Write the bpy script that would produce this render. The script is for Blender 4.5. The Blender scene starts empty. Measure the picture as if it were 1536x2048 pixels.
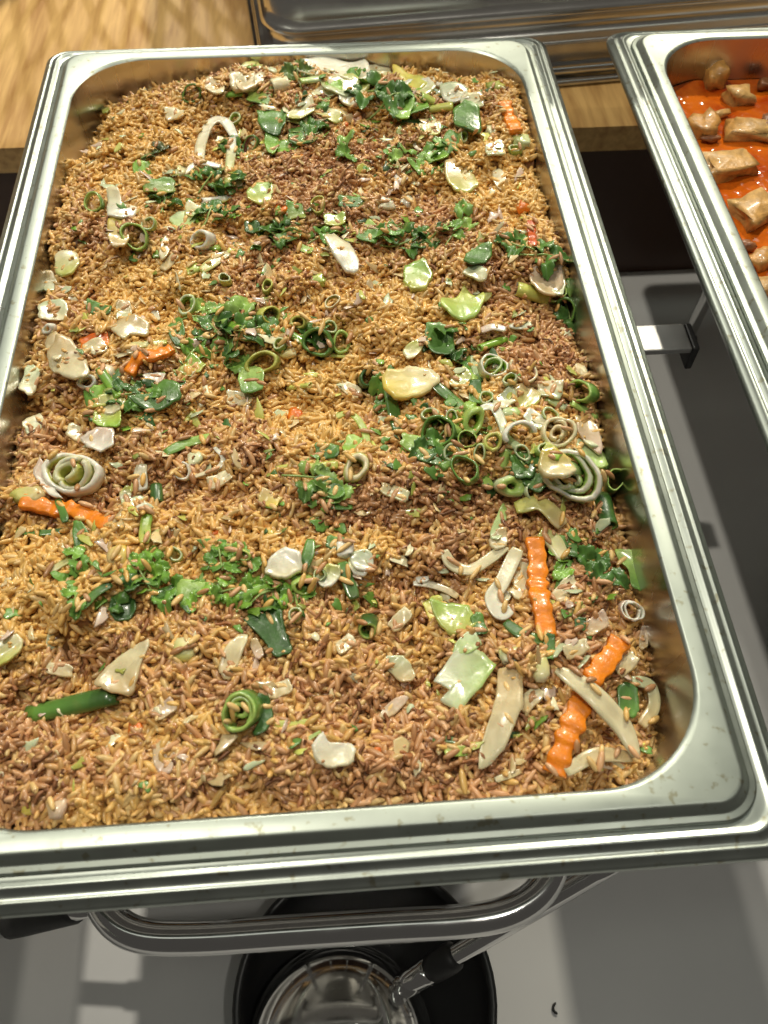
import bpy, bmesh, math, random
import numpy as np

# ------------------------------------------------------------------ camera
scene = bpy.context.scene
F_PX, W_PX, H_PX = 1670.7, 1536, 2048
CAM_EUL = (0.56917, -0.0078, -0.0714)
CAM_LOC = (0.01469, -0.32468, 0.31284)      # z = 0 is the level of the food pan rims
cam_d = bpy.data.cameras.new('camera')
cam = bpy.data.objects.new('camera', cam_d)
scene.collection.objects.link(cam)
cam.location = CAM_LOC
cam.rotation_euler = CAM_EUL
cam_d.sensor_fit = 'VERTICAL'
cam_d.sensor_height = 24.0
cam_d.lens = 24.0 * F_PX / H_PX
cam_d.clip_start = 0.02
cam_d.clip_end = 60
cam_d.dof.use_dof = True
cam_d.dof.focus_distance = 0.43
cam_d.dof.aperture_fstop = 9.0
scene.camera = cam

# ------------------------------------------------------------------ room light
world = bpy.data.worlds.new('World')
scene.world = world
world.use_nodes = True
bg = world.node_tree.nodes['Background']
bg.inputs[0].default_value = (1.0, 0.93, 0.82, 1)
bg.inputs[1].default_value = 0.07

def lamp(name, kind, loc, energy, col, size, aim=None, shape=None):
    d = bpy.data.lights.new(name, kind)
    d.energy = energy
    d.color = col
    if kind == 'AREA':
        d.shape = 'RECTANGLE'
        d.size, d.size_y = size
    else:
        d.shadow_soft_size = size
    o = bpy.data.objects.new(name, d)
    scene.collection.objects.link(o)
    o.location = loc
    if aim is not None:
        v = np.array(aim) - np.array(loc)
        from mathutils import Vector
        o.rotation_euler = Vector(v).to_track_quat('-Z', 'Y').to_euler()
    return o

for k_, y_ in enumerate((-0.35, 0.75, 1.85, 3.1)):
    lamp('ceiling_strip' + ('' if k_ == 0 else '.%03d' % k_), 'AREA', (0.1, y_, 2.1), (1.9, 2.9, 5.2, 9.5)[k_], (0.94, 1.0, 0.85), (3.2, 0.22), (0.1, y_, 0))
lamp('ceiling_spot', 'POINT', (0.80, 1.45, 1.50), 104, (1.0, 0.92, 0.74), 0.035)
lamp('ceiling_spot.001', 'POINT', (-0.72, 0.30, 2.45), 90, (1.0, 0.93, 0.78), 0.035)
lamp('ceiling_spot.003', 'POINT', (-0.30, 2.05, 1.60), 60, (1.0, 0.93, 0.78), 0.03)  # added lamp, throws the basket's shadow forward over the counter
lamp('ceiling_spot.002', 'POINT', (0.45, -0.55, 1.75), 12, (1.0, 0.95, 0.84), 0.035)  # front fill, an added lamp without a known source

scene.view_settings.view_transform = 'Standard'
scene.view_settings.look = 'None'
scene.view_settings.exposure = 0.18
scene.view_settings.gamma = 1.0
scene.view_settings.use_curve_mapping = False

# ------------------------------------------------------------------ helpers
rng = np.random.default_rng(11)
random.seed(5)

def rotm(rx, ry, rz):
    cx, sx, cy, sy, cz, sz = math.cos(rx), math.sin(rx), math.cos(ry), math.sin(ry), math.cos(rz), math.sin(rz)
    Rx = np.array([[1, 0, 0], [0, cx, -sx], [0, sx, cx]])
    Ry = np.array([[cy, 0, sy], [0, 1, 0], [-sy, 0, cy]])
    Rz = np.array([[cz, -sz, 0], [sz, cz, 0], [0, 0, 1]])
    return Rz @ Ry @ Rx
CR = rotm(*CAM_EUL)
CC = np.array(CAM_LOC)

def at(px, py, z):
    """photo pixel -> point on the horizontal plane at height z"""
    d = CR @ np.array([(px - W_PX / 2) / F_PX, -(py - H_PX / 2) / F_PX, -1.0])
    return CC + d * ((z - CC[2]) / d[2])

def mpp(p):
    """metres for one photo pixel at world point p"""
    return -float((np.asarray(p) - CC) @ CR[:, 2]) / F_PX

def _hash(ix, iy, s):
    n = (ix.astype(np.int64) * 374761393 + iy.astype(np.int64) * 668265263 + s * 974711) & 0x7fffffff
    n = ((n ^ (n >> 13)) * 1274126177) & 0x7fffffff
    return ((n ^ (n >> 16)) & 0xffff) / 65535.0

def vnoise(x, y, s=0):
    x = np.asarray(x, float); y = np.asarray(y, float)
    ix = np.floor(x); iy = np.floor(y)
    fx = x - ix; fy = y - iy
    fx = fx * fx * (3 - 2 * fx); fy = fy * fy * (3 - 2 * fy)
    a = _hash(ix, iy, s); b = _hash(ix + 1, iy, s); c = _hash(ix, iy + 1, s); d = _hash(ix + 1, iy + 1, s)
    return (a + (b - a) * fx) * (1 - fy) + (c + (d - c) * fx) * fy - 0.5

def smooth(e0, e1, v):
    t = np.clip((v - e0) / (e1 - e0), 0, 1)
    return t * t * (3 - 2 * t)

def hz(x, y):
    """height of the surface of the rice"""
    x = np.asarray(x, float); y = np.asarray(y, float)
    z = -0.0165 + 0.0190 * vnoise(x / .048, y / .048, 1) + 0.0115 * vnoise(x / .020, y / .020, 2) + 0.0035 * vnoise(x / .009, y / .009, 3)
    # spoonfuls: round clumps with creases between them
    best = np.zeros_like(z); cs = .0150
    ix = np.floor(x / cs); iy = np.floor(y / cs)
    for dx in (-1, 0, 1):
        for dy in (-1, 0, 1):
            jx, jy = ix + dx, iy + dy
            cx_ = (jx + .15 + .7 * _hash(jx, jy, 31)) * cs; cy_ = (jy + .15 + .7 * _hash(jx, jy, 32)) * cs
            rad = cs * (.45 + .5 * _hash(jx, jy, 33)); hh = .0015 + .0085 * _hash(jx, jy, 34) ** 2
            d2 = ((x - cx_) ** 2 + (y - cy_) ** 2) / rad ** 2
            best = np.maximum(best, hh * np.sqrt(np.clip(1 - d2, 0, 1)))
    z = z + best
    z = z - 0.013 * smooth(.105, .145, x) * smooth(.03, -.09, y) - 0.014 * smooth(.075, .15, x) * smooth(-.13, -.215, y)          # hollow in the near right corner
    z = z - 0.012 * smooth(-.05, -.14, x) * smooth(.15, .24, y)            # far left corner is lower
    z = z + 0.007 * smooth(.14, .235, y) * smooth(-.07, -.01, x)
    z = np.minimum(z, -.0045 + .25 * (z + .0045))
    edge = np.minimum(np.minimum(.1475 - np.abs(x), .250 - np.abs(y)), .05)
    z = z - 0.006 * smooth(.016, .0, edge)
    return z

HGX, HGY = np.linspace(-.16, .16, 641), np.linspace(-.265, .265, 1061)
_HX, _HY = np.meshgrid(HGX, HGY)
HG = hz(_HX, _HY)
hz_exact = hz
def hz(x, y):
    if np.ndim(x) > 0: return hz_exact(x, y)
    u_ = min(max((x + .16) / .0005, 0), 639.99); v_ = min(max((y + .265) / .0005, 0), 1059.99)
    i, j = int(u_), int(v_); fx, fy = u_ - i, v_ - j
    return (HG[j, i] * (1 - fx) + HG[j, i + 1] * fx) * (1 - fy) + (HG[j + 1, i] * (1 - fx) + HG[j + 1, i + 1] * fx) * fy

def on_rice(px, py, lift=0.0):
    z = -0.015
    for _ in range(4):
        p = at(px, py, z + lift)
        z = float(hz(p[0], p[1]))
    return at(px, py, z + lift)

def tag(o, label=None, cat=None, group=None, kind=None):
    if label: o['label'] = label
    if cat: o['category'] = cat
    if group: o['group'] = group
    if kind: o['kind'] = kind
    return o

def empty(name, loc=(0, 0, 0)):
    o = bpy.data.objects.new(name, None)
    o.empty_display_size = 0.02
    scene.collection.objects.link(o)
    o.location = loc
    return o

def mesh_obj(name, V, Fc, mat, parent=None, cols=None, smoothit=True, origin=None):
    V = np.asarray(V, float)
    base = np.zeros(3); q_ = parent
    while q_ is not None:
        base = base + np.array(q_.location); q_ = q_.parent
    if origin is None:
        origin = np.zeros(3) if parent is not None else np.array([V[:, 0].mean(), V[:, 1].mean(), V[:, 2].min()])
        if parent is not None: origin = base
    me = bpy.data.meshes.new(name)
    me.from_pydata((V - origin).tolist(), [], Fc)
    me.update()
    if smoothit:
        me.polygons.foreach_set('use_smooth', [True] * len(me.polygons))
    if cols is not None:
        a = me.color_attributes.new('Col', 'FLOAT_COLOR', 'POINT')
        c = np.ones((len(V), 4)); c[:, :3] = cols
        a.data.foreach_set('color', c.ravel())
    me.materials.append(mat)
    o = bpy.data.objects.new(name, me)
    scene.collection.objects.link(o)
    o.location = origin - base if parent is not None else origin
    if parent is not None: o.parent = parent
    return o

# ------------------------------------------------------------------ materials
def new_mat(name):
    m = bpy.data.materials.new(name); m.use_nodes = True
    nt = m.node_tree
    return m, nt, nt.nodes['Principled BSDF']

def nd(nt, typ, **kw):
    n = nt.nodes.new(typ)
    for k, v in kw.items():
        if k in n.inputs: n.inputs[k].default_value = v
        else: setattr(n, k, v)
    return n

def steel(name, base, rough, streak=(1, 1, 1), bump=0.02, spots=0.0):
    m, nt, b = new_mat(name)
    b.inputs['Metallic'].default_value = 1.0
    b.inputs['Base Color'].default_value = (*base, 1)
    co = nd(nt, 'ShaderNodeTexCoord')
    mp = nd(nt, 'ShaderNodeMapping'); mp.inputs['Scale'].default_value = streak
    nt.links.new(co.outputs['Object'], mp.inputs[0])
    n1 = nd(nt, 'ShaderNodeTexNoise', Scale=90.0, Detail=4.0)
    nt.links.new(mp.outputs[0], n1.inputs['Vector'])
    n2 = nd(nt, 'ShaderNodeTexNoise', Scale=22.0, Detail=3.0)
    nt.links.new(co.outputs['Object'], n2.inputs['Vector'])
    mx = nd(nt, 'ShaderNodeMath', operation='MULTIPLY_ADD'); mx.inputs[1].default_value = 0.18; mx.inputs[2].default_value = rough - 0.16
    ad = nd(nt, 'ShaderNodeMath', operation='ADD')
    nt.links.new(n1.outputs[0], ad.inputs[0]); nt.links.new(n2.outputs[0], ad.inputs[1])
    nt.links.new(ad.outputs[0], mx.inputs[0])
    nt.links.new(mx.outputs[0], b.inputs['Roughness'])
    bp = nd(nt, 'ShaderNodeBump', Strength=bump, Distance=0.001)
    nt.links.new(n1.outputs[0], bp.inputs['Height'])
    nt.links.new(bp.outputs[0], b.inputs['Normal'])
    if spots > 0:       # dried drops and grease specks
        v = nd(nt, 'ShaderNodeTexNoise', Scale=210.0, Detail=2.0)
        nt.links.new(co.outputs['Object'], v.inputs['Vector'])
        r = nd(nt, 'ShaderNodeValToRGB')
        r.color_ramp.elements[0].position = 0.62; r.color_ramp.elements[1].position = 0.71
        r.color_ramp.elements[0].color = (*base, 1)
        r.color_ramp.elements[1].color = (base[0] * .72, base[1] * .66, base[2] * .55, 1)
        nt.links.new(v.outputs[0], r.inputs[0]); nt.links.new(r.outputs[0], b.inputs['Base Color'])
    return m

M = {}
M['pan'] = steel('pan_steel', (0.40, 0.440, 0.395), 0.40, (1, 1, 1), 0.03, 0.5)
M['well'] = steel('pan_well_steel', (0.55, 0.54, 0.50), 0.26, (1, 1, .15), 0.03)
M['frame'] = steel('frame_steel', (0.385, 0.42, 0.388), 0.34, (1, .04, 1), 0.03, 0.4)
M['chrome'] = steel('polished_steel', (0.58, 0.58, 0.58), 0.10, (1, 1, 1), 0.0)
M['tab'] = steel('tab_steel', (0.30, 0.30, 0.30), 0.45)
M['body'] = steel('body_steel', (0.80, 0.78, 0.74), 0.20, (.05, 1, 1), 0.01)

def col_mat(name, rough=0.4, sss=0.0, coat=0.0, noise=0.25, nscale=500.0, bump=0.15, bscale=900.0, rad=(.004, .002, .001), stain=0.0):
    m, nt, b = new_mat(name)
    at_ = nd(nt, 'ShaderNodeAttribute', attribute_name='Col')
    co = nd(nt, 'ShaderNodeTexCoord')
    n = nd(nt, 'ShaderNodeTexNoise', Scale=nscale, Detail=3.0)
    nt.links.new(co.outputs['Object'], n.inputs['Vector'])
    mr = nd(nt, 'ShaderNodeMapRange')
    mr.inputs['From Min'].default_value = .25; mr.inputs['From Max'].default_value = .75
    mr.inputs['To Min'].default_value = 1 - noise; mr.inputs['To Max'].default_value = 1 + noise * .6
    nt.links.new(n.outputs[0], mr.inputs[0])
    vm = nd(nt, 'ShaderNodeVectorMath', operation='SCALE')
    nt.links.new(at_.outputs['Color'], vm.inputs[0]); nt.links.new(mr.outputs[0], vm.inputs['Scale'])
    if stain > 0:
        n3 = nd(nt, 'ShaderNodeTexNoise', Scale=75.0, Detail=5.0, Distortion=.5)
        nt.links.new(co.outputs['Object'], n3.inputs['Vector'])
        r3 = nd(nt, 'ShaderNodeMapRange'); r3.inputs['From Min'].default_value = .50; r3.inputs['From Max'].default_value = .72; r3.inputs['To Max'].default_value = stain
        nt.links.new(n3.outputs[0], r3.inputs[0])
        mix = nd(nt, 'ShaderNodeMix', data_type='RGBA'); mix.inputs[7].default_value = (.34, .16, .045, 1)
        nt.links.new(r3.outputs[0], mix.inputs[0]); nt.links.new(vm.outputs[0], mix.inputs[6])
        nt.links.new(mix.outputs[2], b.inputs['Base Color'])
        rr3 = nd(nt, 'ShaderNodeMapRange'); rr3.inputs['To Min'].default_value = rough * .6; rr3.inputs['To Max'].default_value = min(1, rough * 1.5)
        nt.links.new(n3.outputs[0], rr3.inputs[0]); nt.links.new(rr3.outputs[0], b.inputs['Roughness'])
    else:
        nt.links.new(vm.outputs[0], b.inputs['Base Color'])
    b.inputs['Roughness'].default_value = rough
    b.inputs['Subsurface Weight'].default_value = sss
    b.inputs['Subsurface Radius'].default_value = (1, .6, .35)
    b.inputs['Subsurface Scale'].default_value = rad[0]
    b.inputs['Coat Weight'].default_value = coat
    b.inputs['Coat Roughness'].default_value = 0.12
    if bump > 0:
        n2 = nd(nt, 'ShaderNodeTexNoise', Scale=bscale, Detail=2.0)
        nt.links.new(co.outputs['Object'], n2.inputs['Vector'])
        bp = nd(nt, 'ShaderNodeBump', Strength=bump, Distance=0.001)
        nt.links.new(n2.outputs[0], bp.inputs['Height'])
        nt.links.new(bp.outputs[0], b.inputs['Normal'])
    return m
M['rice'] = col_mat('rice_grain', 0.36, 0.0, 0.20, 0.20, 260.0, 0.0)
M['veg'] = col_mat('cooked_vegetable', 0.30, 0.30, 0.45, 0.14, 150.0, 0.22, 300.0, (.0022, 0, 0), .22)
M['leaf'] = col_mat('green_leaf', 0.36, 0.0, 0.3, 0.28, 260.0, 0.3, 500.0)
M['pale'] = col_mat('pale_vegetable', 0.28, 0.25, 0.45, 0.14, 120.0, 0.22, 260.0, (.0022, 0, 0), .22)
M['pale'].node_tree.nodes['Principled BSDF'].inputs['Transmission Weight'].default_value = .14
M['carrot'] = col_mat('cooked_carrot', 0.34, 0.15, 0.35, 0.2, 220.0, 0.4, 500.0, (.0015, 0, 0), .25)
M['tofu'] = col_mat('braised_tofu', 0.45, 0.0, 0.3, 0.45, 160.0, 0.5, 320.0)
M['shallot'] = col_mat('fried_shallot', 0.55, 0.0, 0.0, 0.4, 500.0, 0.3)

def plain(name, col, rough, metallic=0.0, bump=0.0, bscale=300):
    m, nt, b = new_mat(name)
    b.inputs['Base Color'].default_value = (*col, 1)
    b.inputs['Roughness'].default_value = rough
    b.inputs['Metallic'].default_value = metallic
    co = nd(nt, 'ShaderNodeTexCoord')
    n = nd(nt, 'ShaderNodeTexNoise', Scale=bscale, Detail=4.0)
    nt.links.new(co.outputs['Object'], n.inputs['Vector'])
    mr = nd(nt, 'ShaderNodeMapRange'); mr.inputs['To Min'].default_value = rough * .8; mr.inputs['To Max'].default_value = min(1, rough * 1.2)
    nt.links.new(n.outputs[0], mr.inputs[0]); nt.links.new(mr.outputs[0], b.inputs['Roughness'])
    if bump:
        bp = nd(nt, 'ShaderNodeBump', Strength=bump, Distance=0.001)
        nt.links.new(n.outputs[0], bp.inputs['Height']); nt.links.new(bp.outputs[0], b.inputs['Normal'])
    return m
M['black'] = plain('black_enamel', (0.012, 0.012, 0.013), 0.35)
M['rubber'] = plain('black_rubber', (0.015, 0.015, 0.015), 0.5)
M['wicker'] = plain('dark_wicker', (0.035, 0.018, 0.010), 0.6, 0, .4)

def table_mat():
    m, nt, b = new_mat('grey_laminate')
    co = nd(nt, 'ShaderNodeTexCoord')
    n = nd(nt, 'ShaderNodeTexNoise', Scale=9.0, Detail=6.0)
    nt.links.new(co.outputs['Object'], n.inputs['Vector'])
    r = nd(nt, 'ShaderNodeValToRGB')
    r.color_ramp.elements[0].position = .3; r.color_ramp.elements[1].position = .7
    r.color_ramp.elements[0].color = (.52, .525, .53, 1); r.color_ramp.elements[1].color = (.58, .582, .58, 1)
    nt.links.new(n.outputs[0], r.inputs[0]); nt.links.new(r.outputs[0], b.inputs['Base Color'])
    b.inputs['Roughness'].default_value = .42
    return m
M['table'] = table_mat()

def wood_mat():
    m, nt, b = new_mat('light_oak')
    co = nd(nt, 'ShaderNodeTexCoord')
    mp = nd(nt, 'ShaderNodeMapping'); mp.inputs['Scale'].default_value = (1, .10, 1)
    nt.links.new(co.outputs['Object'], mp.inputs[0])
    n = nd(nt, 'ShaderNodeTexNoise', Scale=150.0, Detail=6.0, Distortion=.4)
    nt.links.new(mp.outputs[0], n.inputs['Vector'])
    n2 = nd(nt, 'ShaderNodeTexNoise', Scale=22.0, Detail=3.0)
    nt.links.new(mp.outputs[0], n2.inputs['Vector'])
    ad = nd(nt, 'ShaderNodeMath', operation='MULTIPLY_ADD'); ad.inputs[1].default_value = .6
    nt.links.new(n.outputs[0], ad.inputs[0]); 
    h = nd(nt, 'ShaderNodeMath', operation='MULTIPLY'); h.inputs[1].default_value = .4
    nt.links.new(n2.outputs[0], h.inputs[0]); nt.links.new(h.outputs[0], ad.inputs[2])
    r = nd(nt, 'ShaderNodeValToRGB')
    r.color_ramp.elements[0].position = .36; r.color_ramp.elements[1].position = .62
    r.color_ramp.elements[0].color = (.40, .205, .060, 1); r.color_ramp.elements[1].color = (.70, .44, .160, 1)
    nt.links.new(ad.outputs[0], r.inputs[0]); nt.links.new(r.outputs[0], b.inputs['Base Color'])
    b.inputs['Roughness'].default_value = .45
    bp = nd(nt, 'ShaderNodeBump', Strength=.15, Distance=.001)
    nt.links.new(n.outputs[0], bp.inputs['Height']); nt.links.new(bp.outputs[0], b.inputs['Normal'])
    return m
M['wood'] = wood_mat()
M['brown'] = plain('dark_brown_board', (0.055, 0.022, 0.010), 0.5)

# ------------------------------------------------------------------ solid builders
def box(x0, x1, y0, y1, z0, z1):
    V = [(x, y, z) for z in (z0, z1) for (x, y) in ((x0, y0), (x1, y0), (x1, y1), (x0, y1))]
    Fc = [(3, 2, 1, 0), (4, 5, 6, 7), (0, 1, 5, 4), (1, 2, 6, 5), (2, 3, 7, 6), (3, 0, 4, 7)]
    return np.array(V, float), Fc

def bevel_box(name, b, mat, parent=None, w=.002):
    V, Fc = box(*b)
    o = mesh_obj(name, V, Fc, mat, parent, smoothit=False)
    bm = bmesh.new(); bm.from_mesh(o.data)
    bmesh.ops.bevel(bm, geom=bm.edges[:], offset=w, segments=2, affect='EDGES', profile=.6)
    bm.to_mesh(o.data); bm.free()
    return o

def rrect(hx, hy, r, n=10):
    r = max(min(r, hx, hy), 1e-4)
    P = []
    for cx, cy, a0 in ((hx - r, hy - r, 0), (-hx + r, hy - r, 90), (-hx + r, -hy + r, 180), (hx - r, -hy + r, 270)):
        for k in range(n + 1):
            a = math.radians(a0 + 90 * k / n)
            P.append((cx + r * math.cos(a), cy + r * math.sin(a)))
    return np.array(P)

def loft(profile, cx=0, cy=0, n=10, cap_last=False, closed=False):
    """profile: list of (half x, half y, corner radius, z) -> lofted rounded rectangles"""
    V = []; Fc = []
    for hx, hy, r, z in profile:
        P = rrect(hx, hy, r, n)
        V += [(cx + x, cy + y, z) for x, y in P]
    m = 4 * (n + 1); k = len(profile)
    for i in range(k if closed else k - 1):
        for j in range(m):
            a = i * m + j; b = i * m + (j + 1) % m
            i2 = (i + 1) % k
            Fc.append((a, b, i2 * m + (j + 1) % m, i2 * m + j))
    if cap_last: Fc.append(tuple(range((k - 1) * m, k * m)))
    return np.array(V), Fc

def flip(Fc): return [tuple(reversed(f)) for f in Fc]

def tube(path, r, n=14, caps=True, r_end=None):
    P = np.array(path, float); V = []; Fc = []
    T = np.gradient(P, axis=0); T /= np.linalg.norm(T, axis=1)[:, None]
    up = np.array([0, 0, 1.0])
    if abs(T[0] @ up) > .9: up = np.array([1.0, 0, 0])
    for i, (p, t) in enumerate(zip(P, T)):
        s = np.cross(t, up); s /= np.linalg.norm(s); u = np.cross(s, t); up = u
        rr = r if np.isscalar(r) else r[i]
        for k in range(n):
            a = 2 * math.pi * k / n
            V.append(p + rr * (math.cos(a) * s + math.sin(a) * u))
    for i in range(len(P) - 1):
        for k in range(n):
            Fc.append((i * n + k, i * n + (k + 1) % n, (i + 1) * n + (k + 1) % n, (i + 1) * n + k))
    if caps:
        Fc.append(tuple(range(n - 1, -1, -1))); Fc.append(tuple(range((len(P) - 1) * n, len(P) * n)))
    return np.array(V), flip(Fc)

def catmull(P, m=6):
    P = np.array(P, float)
    if len(P) < 3:
        t = np.linspace(0, 1, m * 2)[:, None]
        return P[0] * (1 - t) + P[-1] * t
    Q = np.vstack([2 * P[0] - P[1], P, 2 * P[-1] - P[-2]])
    out = []
    for i in range(1, len(Q) - 2):
        for k in range(m):
            t = k / m
            out.append(.5 * (2 * Q[i] + (Q[i + 1] - Q[i - 1]) * t + (2 * Q[i - 1] - 5 * Q[i] + 4 * Q[i + 1] - Q[i + 2]) * t * t + (3 * Q[i] - Q[i - 1] - 3 * Q[i + 1] + Q[i + 2]) * t ** 3))
    out.append(P[-1])
    return np.array(out)

def lathe(prof, c, n=40):
    V = []; Fc = []
    for r, z in prof:
        for k in range(n):
            a = 2 * math.pi * k / n
            V.append((c[0] + r * math.cos(a), c[1] + r * math.sin(a), c[2] + z))
    for i in range(len(prof) - 1):
        for k in range(n):
            Fc.append((i * n + k, i * n + (k + 1) % n, (i + 1) * n + (k + 1) % n, (i + 1) * n + k))
    return np.array(V), Fc

# ------------------------------------------------------------------ the setting
ZT = -0.25          # grey table
ZW = -0.09          # wooden counter
V, Fc = box(-1.6, 1.8, -1.2, 0.2975, ZT - .03, ZT)
tag(mesh_obj('table', V, Fc, M['table'], smoothit=False), kind='structure')
V, Fc = box(-1.6, 1.8, 0.292, 1.9, ZW - .022, ZW)
wood = tag(mesh_obj('wooden_counter', V, Fc, M['wood'], smoothit=False), kind='structure')
V, Fc = box(-1.6, 1.8, 0.298, 1.88, ZT - .03, ZW - .022)
mesh_obj('front_board', V, Fc, M['brown'], wood, smoothit=False)

# ------------------------------------------------------------------ chafing dishes and food pans
FX, FY = .1625, .265
PAN_IN = (.1483, .2508)
def food_pan(cx, cy, label):
    t = empty('food_pan', (cx, cy, -.07))
    tag(t, label, 'food pan')
    def e(d, r, z): return (FX - d, FY - d, r, z)
    rim = [e(.0009, .0151, -.0062), e(0, .016, -.0055), e(0, .016, -.0042), e(.0004, .0157, -.0037), e(.0008, .0155, -.0036),
           e(.0026, .0143, -.0035), e(.0030, .0140, -.0034), e(.0034, .0137, -.0030), e(.0056, .0121, -.0006), e(.0061, .0118, -.0002), e(.0067, .0115, 0.0), e(.0075, .0113, .0),
           e(.0125, .044, -.0001), e(.0133, .0447, -.0004), e(.0142, .045, -.0016)]
    # the inner edge has a wider corner radius than the outer lip
    V, Fc = loft(rim, cx, cy, 12)
    mesh_obj('rim', V, Fc, M['pan'], t)
    w = []
    for k in range(9):
        f = k / 8
        w.append((PAN_IN[0] - .0045 * f, PAN_IN[1] - .0045 * f, .045 - .002 * f, -.0016 - .052 * f))
    for k in range(1, 6):
        a = math.radians(90 * k / 5)
        w.append((PAN_IN[0] - .0045 - .012 * (1 - math.cos(a)), PAN_IN[1] - .0045 - .012 * (1 - math.cos(a)), .043 - .006 * k / 5, -.0534 - .012 * math.sin(a)))
    V, Fc = loft(w, cx, cy, 12, cap_last=True)
    mesh_obj('well', V, Fc, M['well'], t)
    return t

def chafing_dish(cx, cy, label, tab=False, detail=True):
    t = empty('chafing_dish', (cx, cy, ZT))
    tag(t, label, 'chafing dish')
    def p(d, z, r): return (FX + d, FY + d, r, z)
    fr = [p(-.012, -.0105, .008), p(-.006, -.0066, .009), p(.0002, -.0058, .010), p(.0012, -.0057, .010), p(.0026, -.0054, .0105), p(.0034, -.0047, .011), p(.0041, -.0046, .011), p(.0047, -.0050, .011), p(.0054, -.0057, .0115),
          p(.0066, -.0062, .012), p(.0078, -.0067, .012), p(.0084, -.0063, .012), p(.0090, -.0063, .012), p(.0096, -.0068, .0125), p(.0104, -.0076, .0125),
          p(.0114, -.0081, .0125), p(.0122, -.0086, .013), p(.0127, -.0093, .013), p(.0129, -.0106, .013), p(.0124, -.0124, .013), p(.0105, -.013, .0125), p(.0085, -.0132, .012), p(-.006, -.014, .010)]
    V, Fc = loft(fr, cx, cy, 10)
    mesh_obj('rim_frame', V, flip(Fc), M['frame'], t)
    wp = [p(-.006, -.014, .03), p(-.012, -.018, .035), p(-.0165, -.050, .044), p(-.024, -.070, .044), p(-.036, -.079, .05)]
    V, Fc = loft(wp, cx, cy, 10, cap_last=True)
    mesh_obj('water_pan', V, flip(Fc), M['body'], t)
    # legs: bent tubes at the four corners
    for sx in (-1, 1):
        for sy in (-1, 1):
            P = catmull([(cx + sx * .060, cy + sy * .190, -.076), (cx + sx * .060, cy + sy * .192, -.11), (cx + sx * .060, cy + sy * .196, -.20), (cx + sx * .060, cy + sy * .198, ZT + .006)], 6)
            V, Fc = tube(P, .0055, 12)
            leg = mesh_obj('leg', V, Fc, M['chrome'], t)
            V, Fc = lathe([(0, 0), (.009, 0), (.009, .006), (.007, .009), (.005, .011)], (cx + sx * .060, cy + sy * .198, ZT), 16)
            mesh_obj('foot', V, Fc, M['rubber'], leg)
    if detail:
        # front carrying bar: a bent tube
        zb = -.085
        a = [(-.1065, -.205, zb), (-.1065, -.235, zb), (-.1055, -.258, zb), (-.098, -.2725, zb), (-.084, -.2808, zb), (-.060, -.2835, zb), (-.02, -.2840, zb), (.02, -.2845, zb), (.055, -.2850, zb),
             (.076, -.2822, zb), (.091, -.2735, zb), (.099, -.2580, zb), (.1005, -.235, zb), (.1005, -.205, zb)]
        V, Fc = tube(catmull([np.array(q_) + np.array([.0015, .003, 0]) for q_ in a], 6), .0070, 20)
        mesh_obj('carrying_bar', V, Fc, M['chrome'], t)
        # slanting rod with black sleeve and rounded tip
        p0 = at(1230, 1722, -.112); p1 = at(795, 1978, -.19)
        Pd = np.array([p0 + (p1 - p0) * k / 12 for k in range(13)])
        V, Fc = tube(Pd[:11], .0052, 14)
        rod = mesh_obj('slanting_rod', V, Fc, M['chrome'], t)
        d = (p1 - p0)
        Ps = np.array([p0 + d * k for k in (.71, .72, .74, .79, .83, .84)])
        V, Fc = tube(Ps, [.0056, .0072, .0076, .0076, .0072, .0056], 16)
        mesh_obj('sleeve', V, Fc, M['rubber'], rod)
        ks = np.array([.84, .86, .93, .97, .99, 1.0, 1.005]); rs = [.0060, .0068, .0070, .0066, .0050, .0028, .0008]
        V, Fc = tube(np.array([p0 + d * k for k in ks]), rs, 16)
        mesh_obj('rounded_tip', V, Fc, M['chrome'], rod)
        p0 = at(182, 1806, -.095); p1 = at(-70, 1868, -.150)
        V, Fc = tube(np.array([p0 + (p1 - p0) * k / 8 for k in range(9)]), .0060, 14)
        rod = mesh_obj('slanting_rod', V, Fc, M['chrome'], t)
        V, Fc = tube(np.array([p0 + (p1 - p0) * k for k in (.10, .12, .5, .60, .62)]), [.0062, .0074, .0076, .0074, .0062], 16)
        mesh_obj('sleeve', V, Fc, M['rubber'], rod)
    if tab:
        # steel tab of the lid holder, sticking out of the side
        q = at(1335, 678, -.05)
        o = bevel_box('side_tab', (.140, q[0] + .012, q[1] - .0105, q[1] + .0105, -.052, -.048), M['tab'], t, .001)
        o2 = bevel_box('tab_end', (q[0] + .0125, q[0] + .0165, q[1] - .0105, q[1] + .0105, -.066, -.048), M['black'], o, .001)
    return t

chafing_dish(0, 0, 'stainless steel chafing dish holding the pan of fried rice', tab=True)
food_pan(0, 0, 'long shallow stainless steel food pan full of fried rice')
CX2 = .3955; CY2 = .003
chafing_dish(CX2, CY2, 'stainless steel chafing dish holding the pan of orange curry', detail=False)
food_pan(CX2, CY2, 'stainless steel food pan with orange curry and tofu')
CX3, CY3 = -.3805, -.13          # the next dish along: only its shadow reaches the picture
chafing_dish(CX3, CY3, 'stainless steel chafing dish with an empty food pan, next to the fried rice', detail=False)
food_pan(CX3, CY3, 'empty stainless steel food pan next to the fried rice')

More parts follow.
